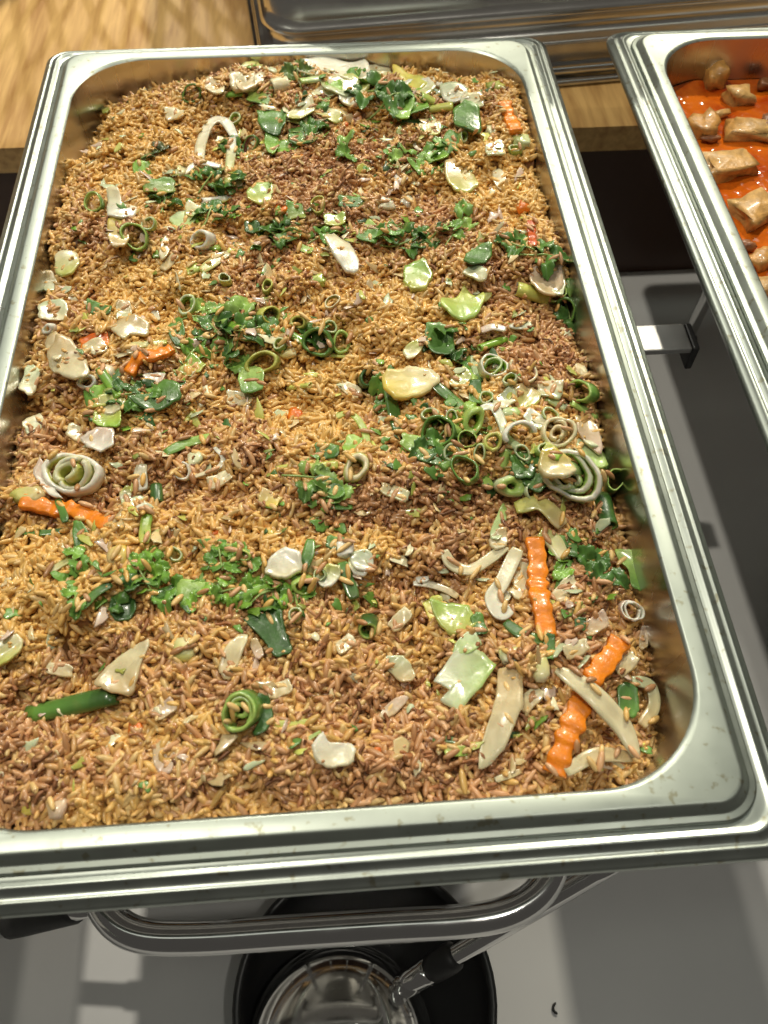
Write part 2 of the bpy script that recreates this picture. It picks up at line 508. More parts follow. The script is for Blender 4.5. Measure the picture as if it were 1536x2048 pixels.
# chafing dish standing on the wooden counter behind
rx, ry = .245, .352
t = empty('buffet_warmer', (rx, ry, ZW)); tag(t, 'polished steel buffet warmer standing on the wooden counter', 'buffet warmer')
cxr, cyr, hxr, hyr = rx + .155, ry + .185, .435, .185
def q(d, z, r=.03): return (hxr + d, hyr + d, r, ZW + z)
V, Fc = loft([q(-.004, 0), q(0, .001), q(.001, .004), q(-.001, .006), q(-.006, .0065), q(-.007, .008), q(-.003, .009), q(-.0025, .013), q(-.005, .0155), q(-.012, .016)], cxr, cyr, 8)
mesh_obj('base', V, flip(Fc), M['chrome'], t)
V, Fc = loft([q(-.012, .014, .03), q(-.012, .030, .03), q(-.010, .033, .03), q(-.005, .0345, .03), q(-.003, .036, .03), q(-.005, .0375, .03), q(-.011, .039, .03), q(-.014, .042, .03), q(-.015, .052, .03),
                q(-.012, .054, .03), q(-.008, .0555, .03), q(-.006, .058, .03), q(-.009, .061, .03), q(-.012, .066, .03), q(-.012, .10, .03), q(-.03, .105, .03)], cxr, cyr, 8, cap_last=True)
mesh_obj('body', V, flip(Fc), M['body'], t)
blocker_prof = [q(-.016, .104, .04)]  # tall lid out of view, added to block the lamp behind
for k in range(1, 9):
    a = math.radians(90 * k / 8)
    blocker_prof.append((hxr - .016 - .10 * (1 - math.cos(a)), hyr - .016 - .035 * (1 - math.cos(a)), .04, ZW + .112 + .145 * math.sin(a)))
V, Fc = loft(blocker_prof, cxr, cyr, 8, cap_last=True)
mesh_obj('lid', V, flip(Fc), M['body'], t)
t.rotation_euler[2] = math.radians(5.5)

# burner below the dish
def burner(bx0, by0, label):
    t = empty('burner', (bx0, by0, ZT)); tag(t, label, 'burner', 'burners under the chafing dishes')
    k0 = (bx0, by0, ZT)
    V, Fc = lathe([(0, 0), (.060, 0), (.066, .004), (.070, .040), (.071, .044), (.069, .046), (.066, .043), (.060, .030), (0, .030)], k0, 56)
    mesh_obj('dish', V, Fc, M['black'], t)
    lc = (bx0 - .014, by0 - .020, ZT)
    dome = [(.046, .030), (.049, .034), (.049, .042), (.047, .046), (.046, .047)]
    for k in range(1, 13):
        a = math.radians(90 * k / 12)
        dome.append((.046 * math.cos(a) + .0002, .047 + .030 * math.sin(a)))
    V, Fc = lathe(dome, lc, 56)
    lid = mesh_obj('lid', V, Fc, M['mirror'], t)
M['mirror'] = steel('mirror_steel', (0.82, 0.82, 0.80), 0.10, (1, 1, 1), 0.0)
bc = at(730, 2000, -.205)
burner(bc[0], bc[1], 'black round burner with a polished ribbed lid under the fried rice')
burner(.385, -.120, 'black round burner standing under the orange curry')

# ------------------------------------------------------------------ fried rice
def inside(x, y, hx, hy, r):
    dx = np.maximum(np.abs(x) - (hx - r), 0); dy = np.maximum(np.abs(y) - (hy - r), 0)
    return (dx * dx + dy * dy <= r * r) & (np.abs(x) <= hx) & (np.abs(y) <= hy)

def grain_shape(bend, fat, seg=6):
    prof = [(-.80, .58), (-.42, .93), (.05, 1.0), (.48, .90), (.82, .55)]
    V = [(-1.0, 0, 0)]
    for x, r in prof:
        for k in range(seg):
            a = 2 * math.pi * (k + .5) / seg
            V.append((x, r * math.cos(a) * fat, r * math.sin(a) * fat * .86))
    V.append((1.0, 0, 0))
    V = np.array(V); V[:, 2] -= bend * V[:, 0] ** 2; V[:, 1] += bend * .6 * V[:, 0] ** 2
    Fc = []
    for k in range(seg): Fc.append((0, 1 + (k + 1) % seg, 1 + k))
    for i in range(len(prof) - 1):
        for k in range(seg):
            a = 1 + i * seg + k; b = 1 + i * seg + (k + 1) % seg
            Fc.append((a, b, b + seg, a + seg))
    e = len(V) - 1; o = 1 + (len(prof) - 1) * seg
    for k in range(seg): Fc.append((o + k, o + (k + 1) % seg, e))
    return V, Fc

BROWN = [(690, 330, 120, 60), (640, 430, 110, 55), (560, 560, 130, 50), (480, 500, 90, 40), (1000, 560, 70, 50), (1090, 690, 90, 110), (960, 690, 60, 40), (460, 880, 130, 50), (560, 1000, 260, 45),
         (900, 1000, 150, 55), (700, 1040, 120, 40), (480, 1230, 120, 50), (210, 1330, 130, 50), (640, 1380, 200, 70), (300, 1560, 330, 60), (800, 1540, 200, 70), (150, 1010, 160, 50), (900, 1130, 110, 60),
         (300, 760, 90, 50), (700, 640, 70, 30), (190, 460, 50, 25), (90, 1450, 120, 70), (800, 1400, 120, 60), (1180, 1200, 100, 120), (880, 430, 70, 50), (520, 900, 60, 40), (80, 880, 60, 50)]
GOLD = [(330, 560, 170, 90), (260, 300, 110, 90), (780, 620, 110, 70), (730, 740, 120, 40), (930, 360, 150, 60), (1030, 420, 60, 70), (780, 1090, 100, 60), (250, 830, 140, 40), (640, 840, 120, 50), (110, 1180, 130, 90), (580, 740, 80, 30)]
def px_of(P):
    c = (P - CC) @ CR
    return np.stack([W_PX / 2 + F_PX * c[:, 0] / -c[:, 2], H_PX / 2 - F_PX * c[:, 1] / -c[:, 2]], 1)
def brownness(P):
    u = px_of(P)
    v = .40 + .55 * vnoise(P[:, 0] / .04, P[:, 1] / .04, 7) + .35 * vnoise(P[:, 0] / .015, P[:, 1] / .015, 8)
    for (x, y, a, b) in BROWN: v = v + .42 * np.exp(-(((u[:, 0] - x) / a) ** 2 + ((u[:, 1] - y) / b) ** 2))
    for (x, y, a, b) in GOLD: v = v - .45 * np.exp(-(((u[:, 0] - x) / a) ** 2 + ((u[:, 1] - y) / b) ** 2))
    return v

N = 45000
gx = rng.uniform(-.1475, .1475, N); gy = rng.uniform(-.250, .250, N)
ok = inside(gx, gy, .1463, .2488, .044)
gx, gy = gx[ok], gy[ok]; N = len(gx)
lay = rng.uniform(-1, 1, N)
gz = hz(gx, gy) + np.where(lay > 0, lay * .0016, lay * .0024)
az = rng.uniform(0, 2 * math.pi, N) * .55 + 6.0 * vnoise(gx / .02, gy / .02, 12)
tilt = rng.normal(0, .46, N); roll = rng.uniform(0, 2 * math.pi, N)
L = rng.triangular(.0024, .0043, .0057, N); Wd = L * 0 + rng.uniform(.00122, .00165, N)
P = np.stack([gx, gy, gz], 1)
bro = brownness(P) + rng.normal(0, .16, N)
golden = np.array([.79, .485, .145]); brn = np.array([.54, .275, .120]); pale = np.array([.84, .57, .23]); pink = np.array([.70, .40, .20]); dark = np.array([.28, .115, .045])
t_ = smooth(.15, .95, bro)[:, None]
colr = golden * (1 - t_) + brn * t_
rr = rng.random(N)
colr = np.where((rr < .13)[:, None], pale * .9, colr)
colr = np.where(((rr > .13) & (rr < .27) & (bro > .35))[:, None], pink, colr)
colr = np.where(((rr > .975) & (bro > .5))[:, None], dark, colr)
colr = colr * rng.uniform(.85, 1.12, N)[:, None]

shapes = [grain_shape(b, 1.0) for b in (0.0, .10, .20)]
def grain_rot():
    ca, sa, ct, st, cr, sr = np.cos(az), np.sin(az), np.cos(tilt), np.sin(tilt), np.cos(roll), np.sin(roll)
    R = np.zeros((N, 3, 3))
    # x axis of the grain
    X = np.stack([ca * ct, sa * ct, st], 1); Y0 = np.stack([-sa, ca, 0 * ca], 1); Z0 = np.cross(X, Y0)
    R[:, :, 0] = X; R[:, :, 1] = Y0 * cr[:, None] + Z0 * sr[:, None]; R[:, :, 2] = -Y0 * sr[:, None] + Z0 * cr[:, None]
    return R
GR = grain_rot()
# the 300 grains that show largest: nearest the lens and on top
u = px_of(P)
seen = (u[:, 0] > 15) & (u[:, 0] < 1300) & (u[:, 1] < 1600) & (u[:, 1] > 1000) & (lay > .55)
score = np.where(seen, -np.linalg.norm(P - CC, axis=1) + 12 * L, -9)
top = np.argsort(-score)[:300]
single = np.zeros(N, bool); single[top] = True

rice = empty('fried_rice', (0, 0, -.07))
tag(rice, 'golden brown fried rice filling the long steel pan', 'fried rice')
rest = np.where(~single)[0]
allV = []; allC = []; quads = []; tris = []; off = 0
for s_i, (SV, SF) in enumerate(shapes):
    idx = rest[rest % 3 == s_i]
    sc = np.stack([L[idx], Wd[idx], Wd[idx]], 1)
    VV = np.einsum('nij,nvj->nvi', GR[idx], SV[None] * sc[:, None, :]) + P[idx][:, None, :]
    n, m = len(idx), len(SV)
    allV.append(VV.reshape(-1, 3)); allC.append(np.repeat(colr[idx], m, axis=0))
    T3 = np.array([f for f in SF if len(f) == 3]); T4 = np.array([f for f in SF if len(f) == 4])
    o_ = off + np.arange(n)[:, None, None] * m
    tris.append((T3[None] + o_).reshape(-1, 3)); quads.append((T4[None] + o_).reshape(-1, 4)); off += n * m
# solid bed under the loose grains
nx, ny = 120, 200
bx_, by_ = np.meshgrid(np.linspace(-.1465, .1465, nx), np.linspace(-.249, .249, ny))
bz_ = hz(bx_, by_) - .0028
r_in = inside(bx_, by_, .1465, .2490, .0445)
allV.append(np.stack([bx_.ravel(), by_.ravel(), bz_.ravel()], 1)); allC.append(np.tile(np.array([.40, .19, .06]), (nx * ny, 1)))
gi = np.arange(nx * ny).reshape(ny, nx)
cell = np.stack([gi[:-1, :-1], gi[:-1, 1:], gi[1:, 1:], gi[1:, :-1]], -1)
okc = r_in[:-1, :-1] & r_in[:-1, 1:] & r_in[1:, 1:] & r_in[1:, :-1]
quads.append(cell[okc] + off)
AV = np.concatenate(allV); AC = np.concatenate(allC); T3 = np.concatenate(tris); T4 = np.concatenate(quads)
me = bpy.data.meshes.new('rice_bed')
me.vertices.add(len(AV)); me.vertices.foreach_set('co', (AV - np.array([0, 0, -.07])).astype(np.float32).ravel())
loops = np.concatenate([T3.ravel(), T4.ravel()]).astype(np.int32)
me.loops.add(len(loops)); me.loops.foreach_set('vertex_index', loops)
starts = np.concatenate([np.arange(len(T3)) * 3, len(T3) * 3 + np.arange(len(T4)) * 4]).astype(np.int32)
me.polygons.add(len(starts)); me.polygons.foreach_set('loop_start', starts)
me.polygons.foreach_set('use_smooth', np.ones(len(starts), bool))
me.update(calc_edges=True)
ca_ = me.color_attributes.new('Col', 'FLOAT_COLOR', 'POINT')
c4 = np.ones((len(AV), 4), np.float32); c4[:, :3] = AC; ca_.data.foreach_set('color', c4.ravel())
me.materials.append(M['rice'])
o = bpy.data.objects.new('rice_bed', me); scene.collection.objects.link(o); o.parent = rice; tag(o, kind='stuff')
# single grains share a few meshes
from mathutils import Matrix
pal = [golden * .95, golden * 1.08, pale * .9, pink, brn, brn * 1.15, golden * .8, dark * 1.6]
gm = []
for c in pal:
    for SV, SF in (shapes[0], shapes[2]):
        g = bpy.data.meshes.new('rice_grain'); g.from_pydata(SV.tolist(), [], SF); g.update()
        g.polygons.foreach_set('use_smooth', [True] * len(g.polygons))
        a_ = g.color_attributes.new('Col', 'FLOAT_COLOR', 'POINT'); cc = np.ones((len(SV), 4)); cc[:, :3] = c
        a_.data.foreach_set('color', cc.ravel()); g.materials.append(M['rice']); gm.append(g)
palA = np.array(pal)
for i in top:
    k = int(np.argmin(((palA - colr[i]) ** 2).sum(1))) * 2 + int(i % 2)
    o = bpy.data.objects.new('rice_grain', gm[k]); scene.collection.objects.link(o); o.parent = rice
    S = GR[i] @ np.diag([L[i], Wd[i], Wd[i]])
    mm = np.eye(4); mm[:3, :3] = S; mm[:3, 3] = P[i] - np.array([0, 0, -.07])
    o.matrix_local = Matrix(mm.tolist())

# ------------------------------------------------------------------ vegetable builders (all sizes from the photograph, laid on the rice)
C = dict(dg=(.052, .132, .028), g=(.135, .290, .050), lg=(.42, .60, .15), bg=(.26, .48, .05), yg=(.58, .60, .14), ol=(.28, .32, .06), w=(.88, .86, .74), cr=(.82, .74, .47), tn=(.66, .50, .25),
         gw=(.62, .70, .44), ye=(.76, .60, .12), pk=(.72, .54, .42), or_=(.92, .27, .012), rd=(.62, .11, .02), pu=(.12, .03, .05), br=(.20, .085, .035))
C = {k: np.array(v) for k, v in C.items()}
PIECES = []      # (object, px, py, look, noun, category, group, size_px)

def frame_dirs(px, py, z):
    """unit ground directions of picture-right and picture-up at a point"""
    p = at(px, py, z); r = at(px + 10, py, z) - p; u_ = at(px, py - 10, z) - p
    return p, r / 10, u_ / 10          # metres per pixel vectors

def reg(o, px, py, look, noun, cat, size):
    PIECES.append((o, px, py, look, noun, cat, size)); return o

def tilt_mat(td, ta):
    """tilt by ta degrees towards ground direction td (degrees)"""
    a = math.radians(ta); d = math.radians(td)
    k = np.array([-math.sin(d), math.cos(d), 0]); K = np.array([[0, -k[2], k[1]], [k[2], 0, -k[0]], [-k[1], k[0], 0]])
    return np.eye(3) + math.sin(a) * K + (1 - math.cos(a)) * K @ K

def ring_geom(r, h, th, cout, cin, ctop, squash=.85, rot=0., a0=0., a1=360., seg=22, flare=0.):
    full = a1 - a0 >= 359
    n = seg if full else max(6, int(seg * (a1 - a0) / 360))
    prof = [(r * (1 - flare), -h / 2, cout), (r, -h * .1, cout), (r, h / 2 - th * .4, cout), (r - th * .35, h / 2, ctop), (r - th * .8, h / 2 - th * .12, ctop), (r - th, h / 2 - th * .5, cin), (r - th * 1.05, 0, cin), (r * (1 - flare) - th, -h / 2, cin)]
    V = []; Cc = []; Fc = []
    m = len(prof); steps = n if full else n + 1
    wob = rng.uniform(0, 6.28, 3)
    for k in range(steps):
        a = math.radians(a0 + (a1 - a0) * k / n)
        w = 1 + .11 * math.sin(2 * a + wob[0]) + .05 * math.sin(3 * a + wob[1]) + .02 * math.sin(7 * a + wob[2])
        for (rr_, z, c) in prof:
            V.append((rr_ * w * math.cos(a), rr_ * w * math.sin(a) * squash, z + .06 * r * math.sin(2 * a + wob[2])))
            Cc.append(np.array(c) * (1 + .10 * math.sin(5 * a + wob[0])))
    for k in range(n):
        k2 = (k + 1) % steps
        for j in range(m):
            j2 = (j + 1) % m
            Fc.append((k * m + j, k2 * m + j, k2 * m + j2, k * m + j2))
    if not full:
        Fc.append(tuple(range(m))); Fc.append(tuple(reversed(range(n * m, n * m + m))))
    V = np.array(V); c, s = math.cos(rot), math.sin(rot)
    V = V @ np.array([[c, s, 0], [-s, c, 0], [0, 0, 1]])
    return V, Fc, np.array(Cc)

def ring(px, py, rpx, hmm, td, ta, look, cout='g', cin='lg', ctop='lg', th=.16, squash=.85, layers=1, gap=.30, a0=0, a1=360, lift=.001, noun='scallion ring', cat='scallion', name='scallion_ring', flare=0., rot=None):
    p = on_rice(px, py, lift + .0034); r = rpx * mpp(p); h = hmm / 1000. * .85
    p[2] = max(p[2], .5 * p[2] + .5 * (max(float(hz(p[0] + r * .8 * math.cos(e_), p[1] + r * .8 * math.sin(e_))) for e_ in range(6)) + lift + .0015))
    Rm = tilt_mat(td, ta); th = max(th, .15) * 1.2
    rt = rng.uniform(0, 3.1) if rot is None else math.radians(rot)
    objs = []
    root = None
    if layers > 1:
        root = empty(name, tuple(p))
    for k in range(layers):
        f = 1 - gap * k
        if f < .15: break
        mixk = k / max(1, layers - 1) if layers > 1 else 0
        jit = rng.normal(0, .07, 2) * r if k else np.zeros(2); hk = rng.uniform(.65, 1.0); b0, b1 = (a0, a1) if (k == 0 or a1 - a0 < 359) else (rng.uniform(0, 360),) * 2
        if b0 == b1: b1 = b0 + rng.uniform(270, 345)
        co_, ci_ = C[cout] * (1 - mixk) + C[cin] * mixk, C[cin]
        V, Fc, Cc = ring_geom(r * f, h * hk, max(r * th, .0009), co_, ci_, C[ctop] * (1 - .5 * mixk) + C[cin] * .5 * mixk, squash * rng.uniform(.85, 1.08), rt + rng.normal(0, .3), b0, b1, flare=flare)
        V = (V + np.array([jit[0], jit[1], h * .12 * k * rng.uniform(-1, 1)])) @ tilt_mat(td + rng.normal(0, 20), ta + rng.normal(0, 5)).T + p
        if layers > 1: mesh_obj('layer', V, Fc, M['veg'], root, Cc)
        else: root = mesh_obj(name, V, Fc, M['veg'], None, Cc)
    return reg(root, px, py, look, noun, cat, rpx * 2)

def stalk(pa, pb, wpx, look, cout='g', cin='lg', ctop='lg', flat=.6, lift=.0012, hollow=True, noun='scallion piece', cat='scallion', name='scallion_piece', c2=None, bend=0.):
    """a length of hollow scallion lying down"""
    A = on_rice(*pa, lift); B = on_rice(*pb, lift)
    r = wpx * .5 * mpp((A + B) / 2)
    top_ = max(float(hz(*(A + (B - A) * f)[:2])) + lift - (A + (B - A) * f)[2] for f in (.15, .35, .5, .65, .85))
    A = A + np.array([0, 0, max(0, top_) * .8]); B = B + np.array([0, 0, max(0, top_) * .8])
    n = 8; T = B - A; Ln = np.linalg.norm(T); t = T / Ln; s = np.cross(t, [0, 0, 1.]); s /= np.linalg.norm(s); up = np.cross(s, t)
    th = .22
    seg = 14; V = []; Cc = []; Fc = []
    rings_ = []
    for k in range(n + 1):
        f = k / n; c = A + T * f + s * bend * Ln * math.sin(math.pi * f) + up * (r * flat * .35)
        rr_ = r * (1 + .05 * math.sin(7 * f + pa[0]))
        rings_.append((c, rr_, C[cout] * (1 - f) + (C[c2] if c2 else C[cout]) * f))
    seq = rings_ + [(rings_[-1][0] - t * .0002, rings_[-1][1] * (1 - th), C[ctop])] + [(rings_[-1][0] - t * min(.004, Ln * .3), rings_[-1][1] * (1 - th * 1.3), C[cin] * .6)]
    pre = [(rings_[0][0] + t * min(.004, Ln * .3), rings_[0][1] * (1 - th * 1.3), C[cin] * .6), (rings_[0][0] + t * .0002, rings_[0][1] * (1 - th), C[ctop])]
    seq = pre + seq
    for (c, rr_, cc) in seq:
        for j in range(seg):
            a = 2 * math.pi * j / seg
            V.append(c + rr_ * (math.cos(a) * s + math.sin(a) * up * flat)); Cc.append(cc * (1 + .12 * math.sin(3 * a + pa[1])))
    m = seg
    for k in range(len(seq) - 1):
        for j in range(m):
            Fc.append((k * m + j, (k + 1) * m + j, (k + 1) * m + (j + 1) % m, k * m + (j + 1) % m))
    Fc.append(tuple(range(m))); Fc.append(tuple(reversed(range((len(seq) - 1) * m, len(seq) * m))))
    o = mesh_obj(name, np.array(V), flip(Fc), M['veg'], None, np.array(Cc))
    return reg(o, (pa[0] + pb[0]) / 2, (pa[1] + pb[1]) / 2, look, noun, cat, math.hypot(pa[0] - pb[0], pa[1] - pb[1]))

def sheet_geom(outline, zfun, th, colfun, rings_=5, veins=0.):
    """outline: Nx2 world xy; a thin solid sheet with rounded edge"""
    O = np.array(outline); c = O.mean(0); n = len(O)
    V = []; Cc = []; Fc = []
    fs = [1.0, .975, .80, .55, .28]
    def rowz(f, sgn):
        Q = c + (O - c) * f
        for i, (x, y) in enumerate(Q):
            V.append((x, y, zfun(x, y) + sgn * th / 2)); Cc.append(colfun(f, i / n, sgn))
    rowz(1.0, 0)
    for f in fs[1:]: rowz(f, 1)
    V.append((c[0], c[1], zfun(*c) + th / 2)); Cc.append(colfun(0, 0, 1)); ctop = len(V) - 1
    nb = len(V)
    for f in fs[1:]: rowz(f, -1)
    V.append((c[0], c[1], zfun(*c) - th / 2)); Cc.append(colfun(0, 0, -1)); cbot = len(V) - 1
    for i in range(n):
        j = (i + 1) % n
        for k in range(len(fs) - 1):
            Fc.append((k * n + i, k * n + j, (k + 1) * n + j, (k + 1) * n + i))
        Fc.append(((len(fs) - 1) * n + i, (len(fs) - 1) * n + j, ctop))
        Fc.append((j, i, nb + i, nb + j))
        for k in range(len(fs) - 2):
            Fc.append((nb + k * n + j, nb + k * n + i, nb + (k + 1) * n + i, nb + (k + 1) * n + j))
        Fc.append((nb + (len(fs) - 2) * n + j, nb + (len(fs) - 2) * n + i, cbot))
    return np.array(V), Fc, np.array(Cc)

def sheet(poly, look, c1='cr', c2=None, th=1.6, curl=.18, cdir=None, lift=.0022, noun='cabbage piece', cat='cabbage', name='cabbage_piece', mat='veg', sharp=False, grad=None, rag=.04, reg_it=True, parent=None):
    cx_ = sum(q_[0] for q_ in poly) / len(poly); cy_ = sum(q_[1] for q_ in poly) / len(poly)
    p = on_rice(cx_, cy_, lift)
    m = mpp(p)
    hs = []
    for a, b in poly:
        for f in (.45, .8):
            q_ = on_rice(cx_ + (a - cx_) * f, cy_ + (b - cy_) * f); hs.append(q_[2])
    hs.append(p[2] - lift)
    lev = .35 * float(np.mean(hs)) + .65 * float(np.max(hs))
    p = at(cx_, cy_, lev + lift)
    W2 = np.array([at(a, b, p[2])[:2] for a, b in poly])
    O = W2 if sharp else None
    Q = np.vstack([W2, W2[:1]])
    if sharp:
        O = np.vstack([np.linspace(Q[i], Q[i + 1], 5)[:-1] for i in range(len(W2))])
    else:
        Wc = np.vstack([W2[-1:], W2, W2[:2]])
        O = []
        for i in range(1, len(Wc) - 2):
            for k in range(5):
                t = k / 5
                O.append(.5 * (2 * Wc[i] + (Wc[i + 1] - Wc[i - 1]) * t + (2 * Wc[i - 1] - 5 * Wc[i] + 4 * Wc[i + 1] - Wc[i + 2]) * t * t + (3 * Wc[i] - Wc[i - 1] - 3 * Wc[i + 1] + Wc[i + 2]) * t ** 3))
        O = np.array(O)
    c = O.mean(0); size = np.abs(O - c).max()
    ph = rng.uniform(0, 6.28)
    ang = np.arange(len(O)) / len(O) * 6.283
    O = c + (O - c) * (1 + rag * np.sin(ang * 7 + ph) + rag * .6 * np.sin(ang * 13 + 2 * ph))[:, None]
    d = rng.uniform(0, 3.14) if cdir is None else math.radians(cdir)
    ax = np.array([math.cos(d), math.sin(d)])
    def zf(x, y):
        q_ = (np.array([x, y]) - c)
        e = (q_ @ ax) / size; f = (q_ @ np.array([-ax[1], ax[0]])) / size
        base = .0008 + .85 * p[2] + .15 * (float(hz(x, y)) + lift)
        return base + size * curl * (e * e - .30) * 1.0 + size * .05 * math.sin(3.1 * f + ph) + size * .035 * math.sin(6.3 * e + 2 * ph)
    k1 = C[c1]; k2 = C[c2] if c2 else C[c1] * .92
    gd = math.radians(grad if grad is not None else 90)
    def cf(f, a, sgn):
        i = int(a * len(O)) % len(O); q_ = (O[i] - c) * f
        t = .5 + .5 * (q_ @ np.array([math.cos(gd), math.sin(gd)])) / size * 1.3
        t = min(max(t, 0), 1)
        return (k1 * (1 - t) + k2 * t) * (1 + .10 * math.sin(a * 31 + ph) * f)
    V, Fc, Cc = sheet_geom(O, zf, th / 1000., cf)
    o = mesh_obj(name, V, Fc, M['pale' if mat == 'veg' and c1 in ('w', 'cr', 'tn', 'gw', 'pk', 'yg') else mat], parent, Cc)
    if not reg_it: return o
    xs = [a for a, b in poly]; ys = [b for a, b in poly]
    return reg(o, cx_, cy_, look, noun, cat, max(max(xs) - min(xs), max(ys) - min(ys)))

def strip(pts, wpx, look, c1='cr', c2=None, thk=.28, lift=.0018, arch=0.0, cup=.25, stand=0., noun='onion strip', cat='onion', name='onion_strip', mat='veg', taper=.7, reg_it=True, parent=None, crinkle=0., period=.0052):
    A = np.array([on_rice(a, b, lift) for a, b in pts])
    m = mpp(A.mean(0)); w = wpx * m
    n_sub = 7 if crinkle == 0 else 5
    Pp = catmull(A, n_sub)
    if crinkle:
        seglen = np.r_[0, np.cumsum(np.linalg.norm(np.diff(Pp, axis=0), axis=1))]
        nn = int(seglen[-1] / period * 6) + 2
        s = np.linspace(0, seglen[-1], nn)
        Pp = np.stack([np.interp(s, seglen, Pp[:, i]) for i in range(3)], 1)
    n = len(Pp); T = np.gradient(Pp, axis=0); T /= np.linalg.norm(T, axis=1)[:, None]
    hh_ = np.array([max(float(hz(q_[0] + e_ * w * .4 * -t_[1], q_[1] + e_ * w * .4 * t_[0])) for e_ in (-1, 0, 1)) for q_, t_ in zip(Pp, T)])
    hh_ = np.convolve(np.pad(hh_, 4, mode='edge'), np.ones(9) / 9, 'valid')
    Pp[:, 2] = .5 * hh_ + .5 * max(hh_.mean(), np.percentile(hh_, 75)) + lift
    T = np.gradient(Pp, axis=0); T /= np.linalg.norm(T, axis=1)[:, None]
    V = []; Cc = []; Fc = []
    k1 = C[c1]; k2 = C[c2] if c2 else C[c1]
    prof = [(-1, 0), (-.86, .75), (-.4, 1), (.4, 1), (.86, .75), (1, 0), (.86, -.75), (.4, -1), (-.4, -1), (-.86, -.75)]
    if crinkle: prof = [(-1, -.9), (-1, .82), (-.88, 1), (-.3, 1), (.3, 1), (.88, 1), (1, .82), (1, -.9), (.3, -1), (-.3, -1)]
    mm = len(prof); ph = rng.uniform(0, 6.28)
    run = 0.
    for i in range(n):
        f = i / (n - 1)
        if i: run += np.linalg.norm(Pp[i] - Pp[i - 1])
        s = np.cross(T[i], [0, 0, 1.]); s /= np.linalg.norm(s) + 1e-9; up = np.cross(s, T[i])
        a = stand * math.pi / 2
        s2 = s * math.cos(a) + up * math.sin(a); u2 = -s * math.sin(a) + up * math.cos(a)
        e = 1 - (1 - taper) * (abs(2 * f - 1) ** 4)
        if crinkle: e = 1.0
        hw = w / 2 * e * (1 + .05 * math.sin(9 * f + ph)); ht = w / 2 * thk
        c = Pp[i] + np.array([0, 0, arch * w * math.sin(math.pi * f)])
        zz = 0.; ww = 1.
        if crinkle:
            tri = math.sin(2 * math.pi * run / period + .5 * math.sin(run * 400 + ph)) * (.75 + .35 * math.sin(run * 170 + ph))
            ww = 1 + crinkle * tri; zz = crinkle * .55 * w * tri * .5
        for (aa, bb) in prof:
            off_ = cup * ht * 2.2 * (aa * aa - .3)
            V.append(c + s2 * aa * hw * ww + u2 * (bb * ht * (1 - .2 * abs(aa)) + off_ + zz))
            Cc.append((k1 * (1 - f) + k2 * f) * (1 + .10 * math.sin(4 * aa + 5 * f + ph)))
    for i in range(n - 1):
        for j in range(mm):
            j2 = (j + 1) % mm
            Fc.append((i * mm + j, (i + 1) * mm + j, (i + 1) * mm + j2, i * mm + j2))
    Fc.append(tuple(range(mm))); Fc.append(tuple(reversed(range((n - 1) * mm, n * mm))))
    o = mesh_obj(name, np.array(V), flip(Fc), M['pale' if mat == 'veg' and c1 in ('w', 'cr', 'tn', 'gw', 'pk', 'yg') else mat], parent, np.array(Cc))
    if not reg_it: return o
    xs = [q_[0] for q_ in pts]; ys = [q_[1] for q_ in pts]
    return reg(o, sum(xs) / len(xs), sum(ys) / len(ys), look, noun, cat, max(max(xs) - min(xs), max(ys) - min(ys), wpx))

def carrot(pts, wpx, look, c1='or_', lift=.0028):
    return strip(pts, wpx * .90, look, c1, None, .55, lift, 0, 0, 0, 'carrot stick', 'carrot', 'carrot_stick', 'carrot', 1.0, crinkle=.17, period=.0072)

def chunk(px, py, wpx, hpx, look, c1='cr', c2=None, zh=.6, lift=.001, rough=.16, noun='cabbage chunk', cat='cabbage', name='cabbage_chunk', mat='veg', rot=0., z0=None, boxy=.75):
    p = on_rice(px, py, lift) if z0 is None else at(px, py, z0); m = mpp(p)
    _, er, eu = frame_dirs(px, py, p[2])
    n1, n2 = 9, 12; V = []; Cc = []; Fc = []
    ph = rng.uniform(0, 6.28, 6)
    k1 = C[c1]; k2 = C[c2] if c2 else C[c1] * .9
    rx_ = wpx / 2 * np.linalg.norm(er); ry_ = hpx / 2 * np.linalg.norm(er) * 1.05; rz_ = min(rx_, ry_) * zh
    for i in range(n1):
        th = math.pi * i / (n1 - 1)
        for j in range(n2):
            a = 2 * math.pi * j / n2
            d = np.array([math.sin(th) * math.cos(a), math.sin(th) * math.sin(a), math.cos(th)])
            dd = np.sign(d) * np.abs(d) ** boxy
            f = 1 + rough * (math.sin(3.3 * d[0] + ph[0]) * math.sin(2.9 * d[1] + ph[1]) + .6 * math.sin(5 * d[2] + 4 * d[0] + ph[2]) + .5 * math.sin(7 * d[1] - 5 * d[0] + ph[3]))
            x, y, z = dd * f
            ca, sa = math.cos(math.radians(rot)), math.sin(math.radians(rot))
            x, y = x * rx_, y * ry_
            V.append(p + np.array([x * ca - y * sa, x * sa + y * ca, z * rz_]))
            t = min(max(.5 + .5 * d[0] * math.cos(ph[4]) + .5 * d[1] * math.sin(ph[4]), 0), 1)
            Cc.append(k1 * (1 - t) + k2 * t)
    for i in range(n1 - 1):
        for j in range(n2):
            Fc.append((i * n2 + j, (i + 1) * n2 + j, (i + 1) * n2 + (j + 1) % n2, i * n2 + (j + 1) % n2))
    o = mesh_obj(name, np.array(V), Fc, M[mat], None, np.array(Cc))
    return reg(o, px, py, look, noun, cat, max(wpx, hpx))

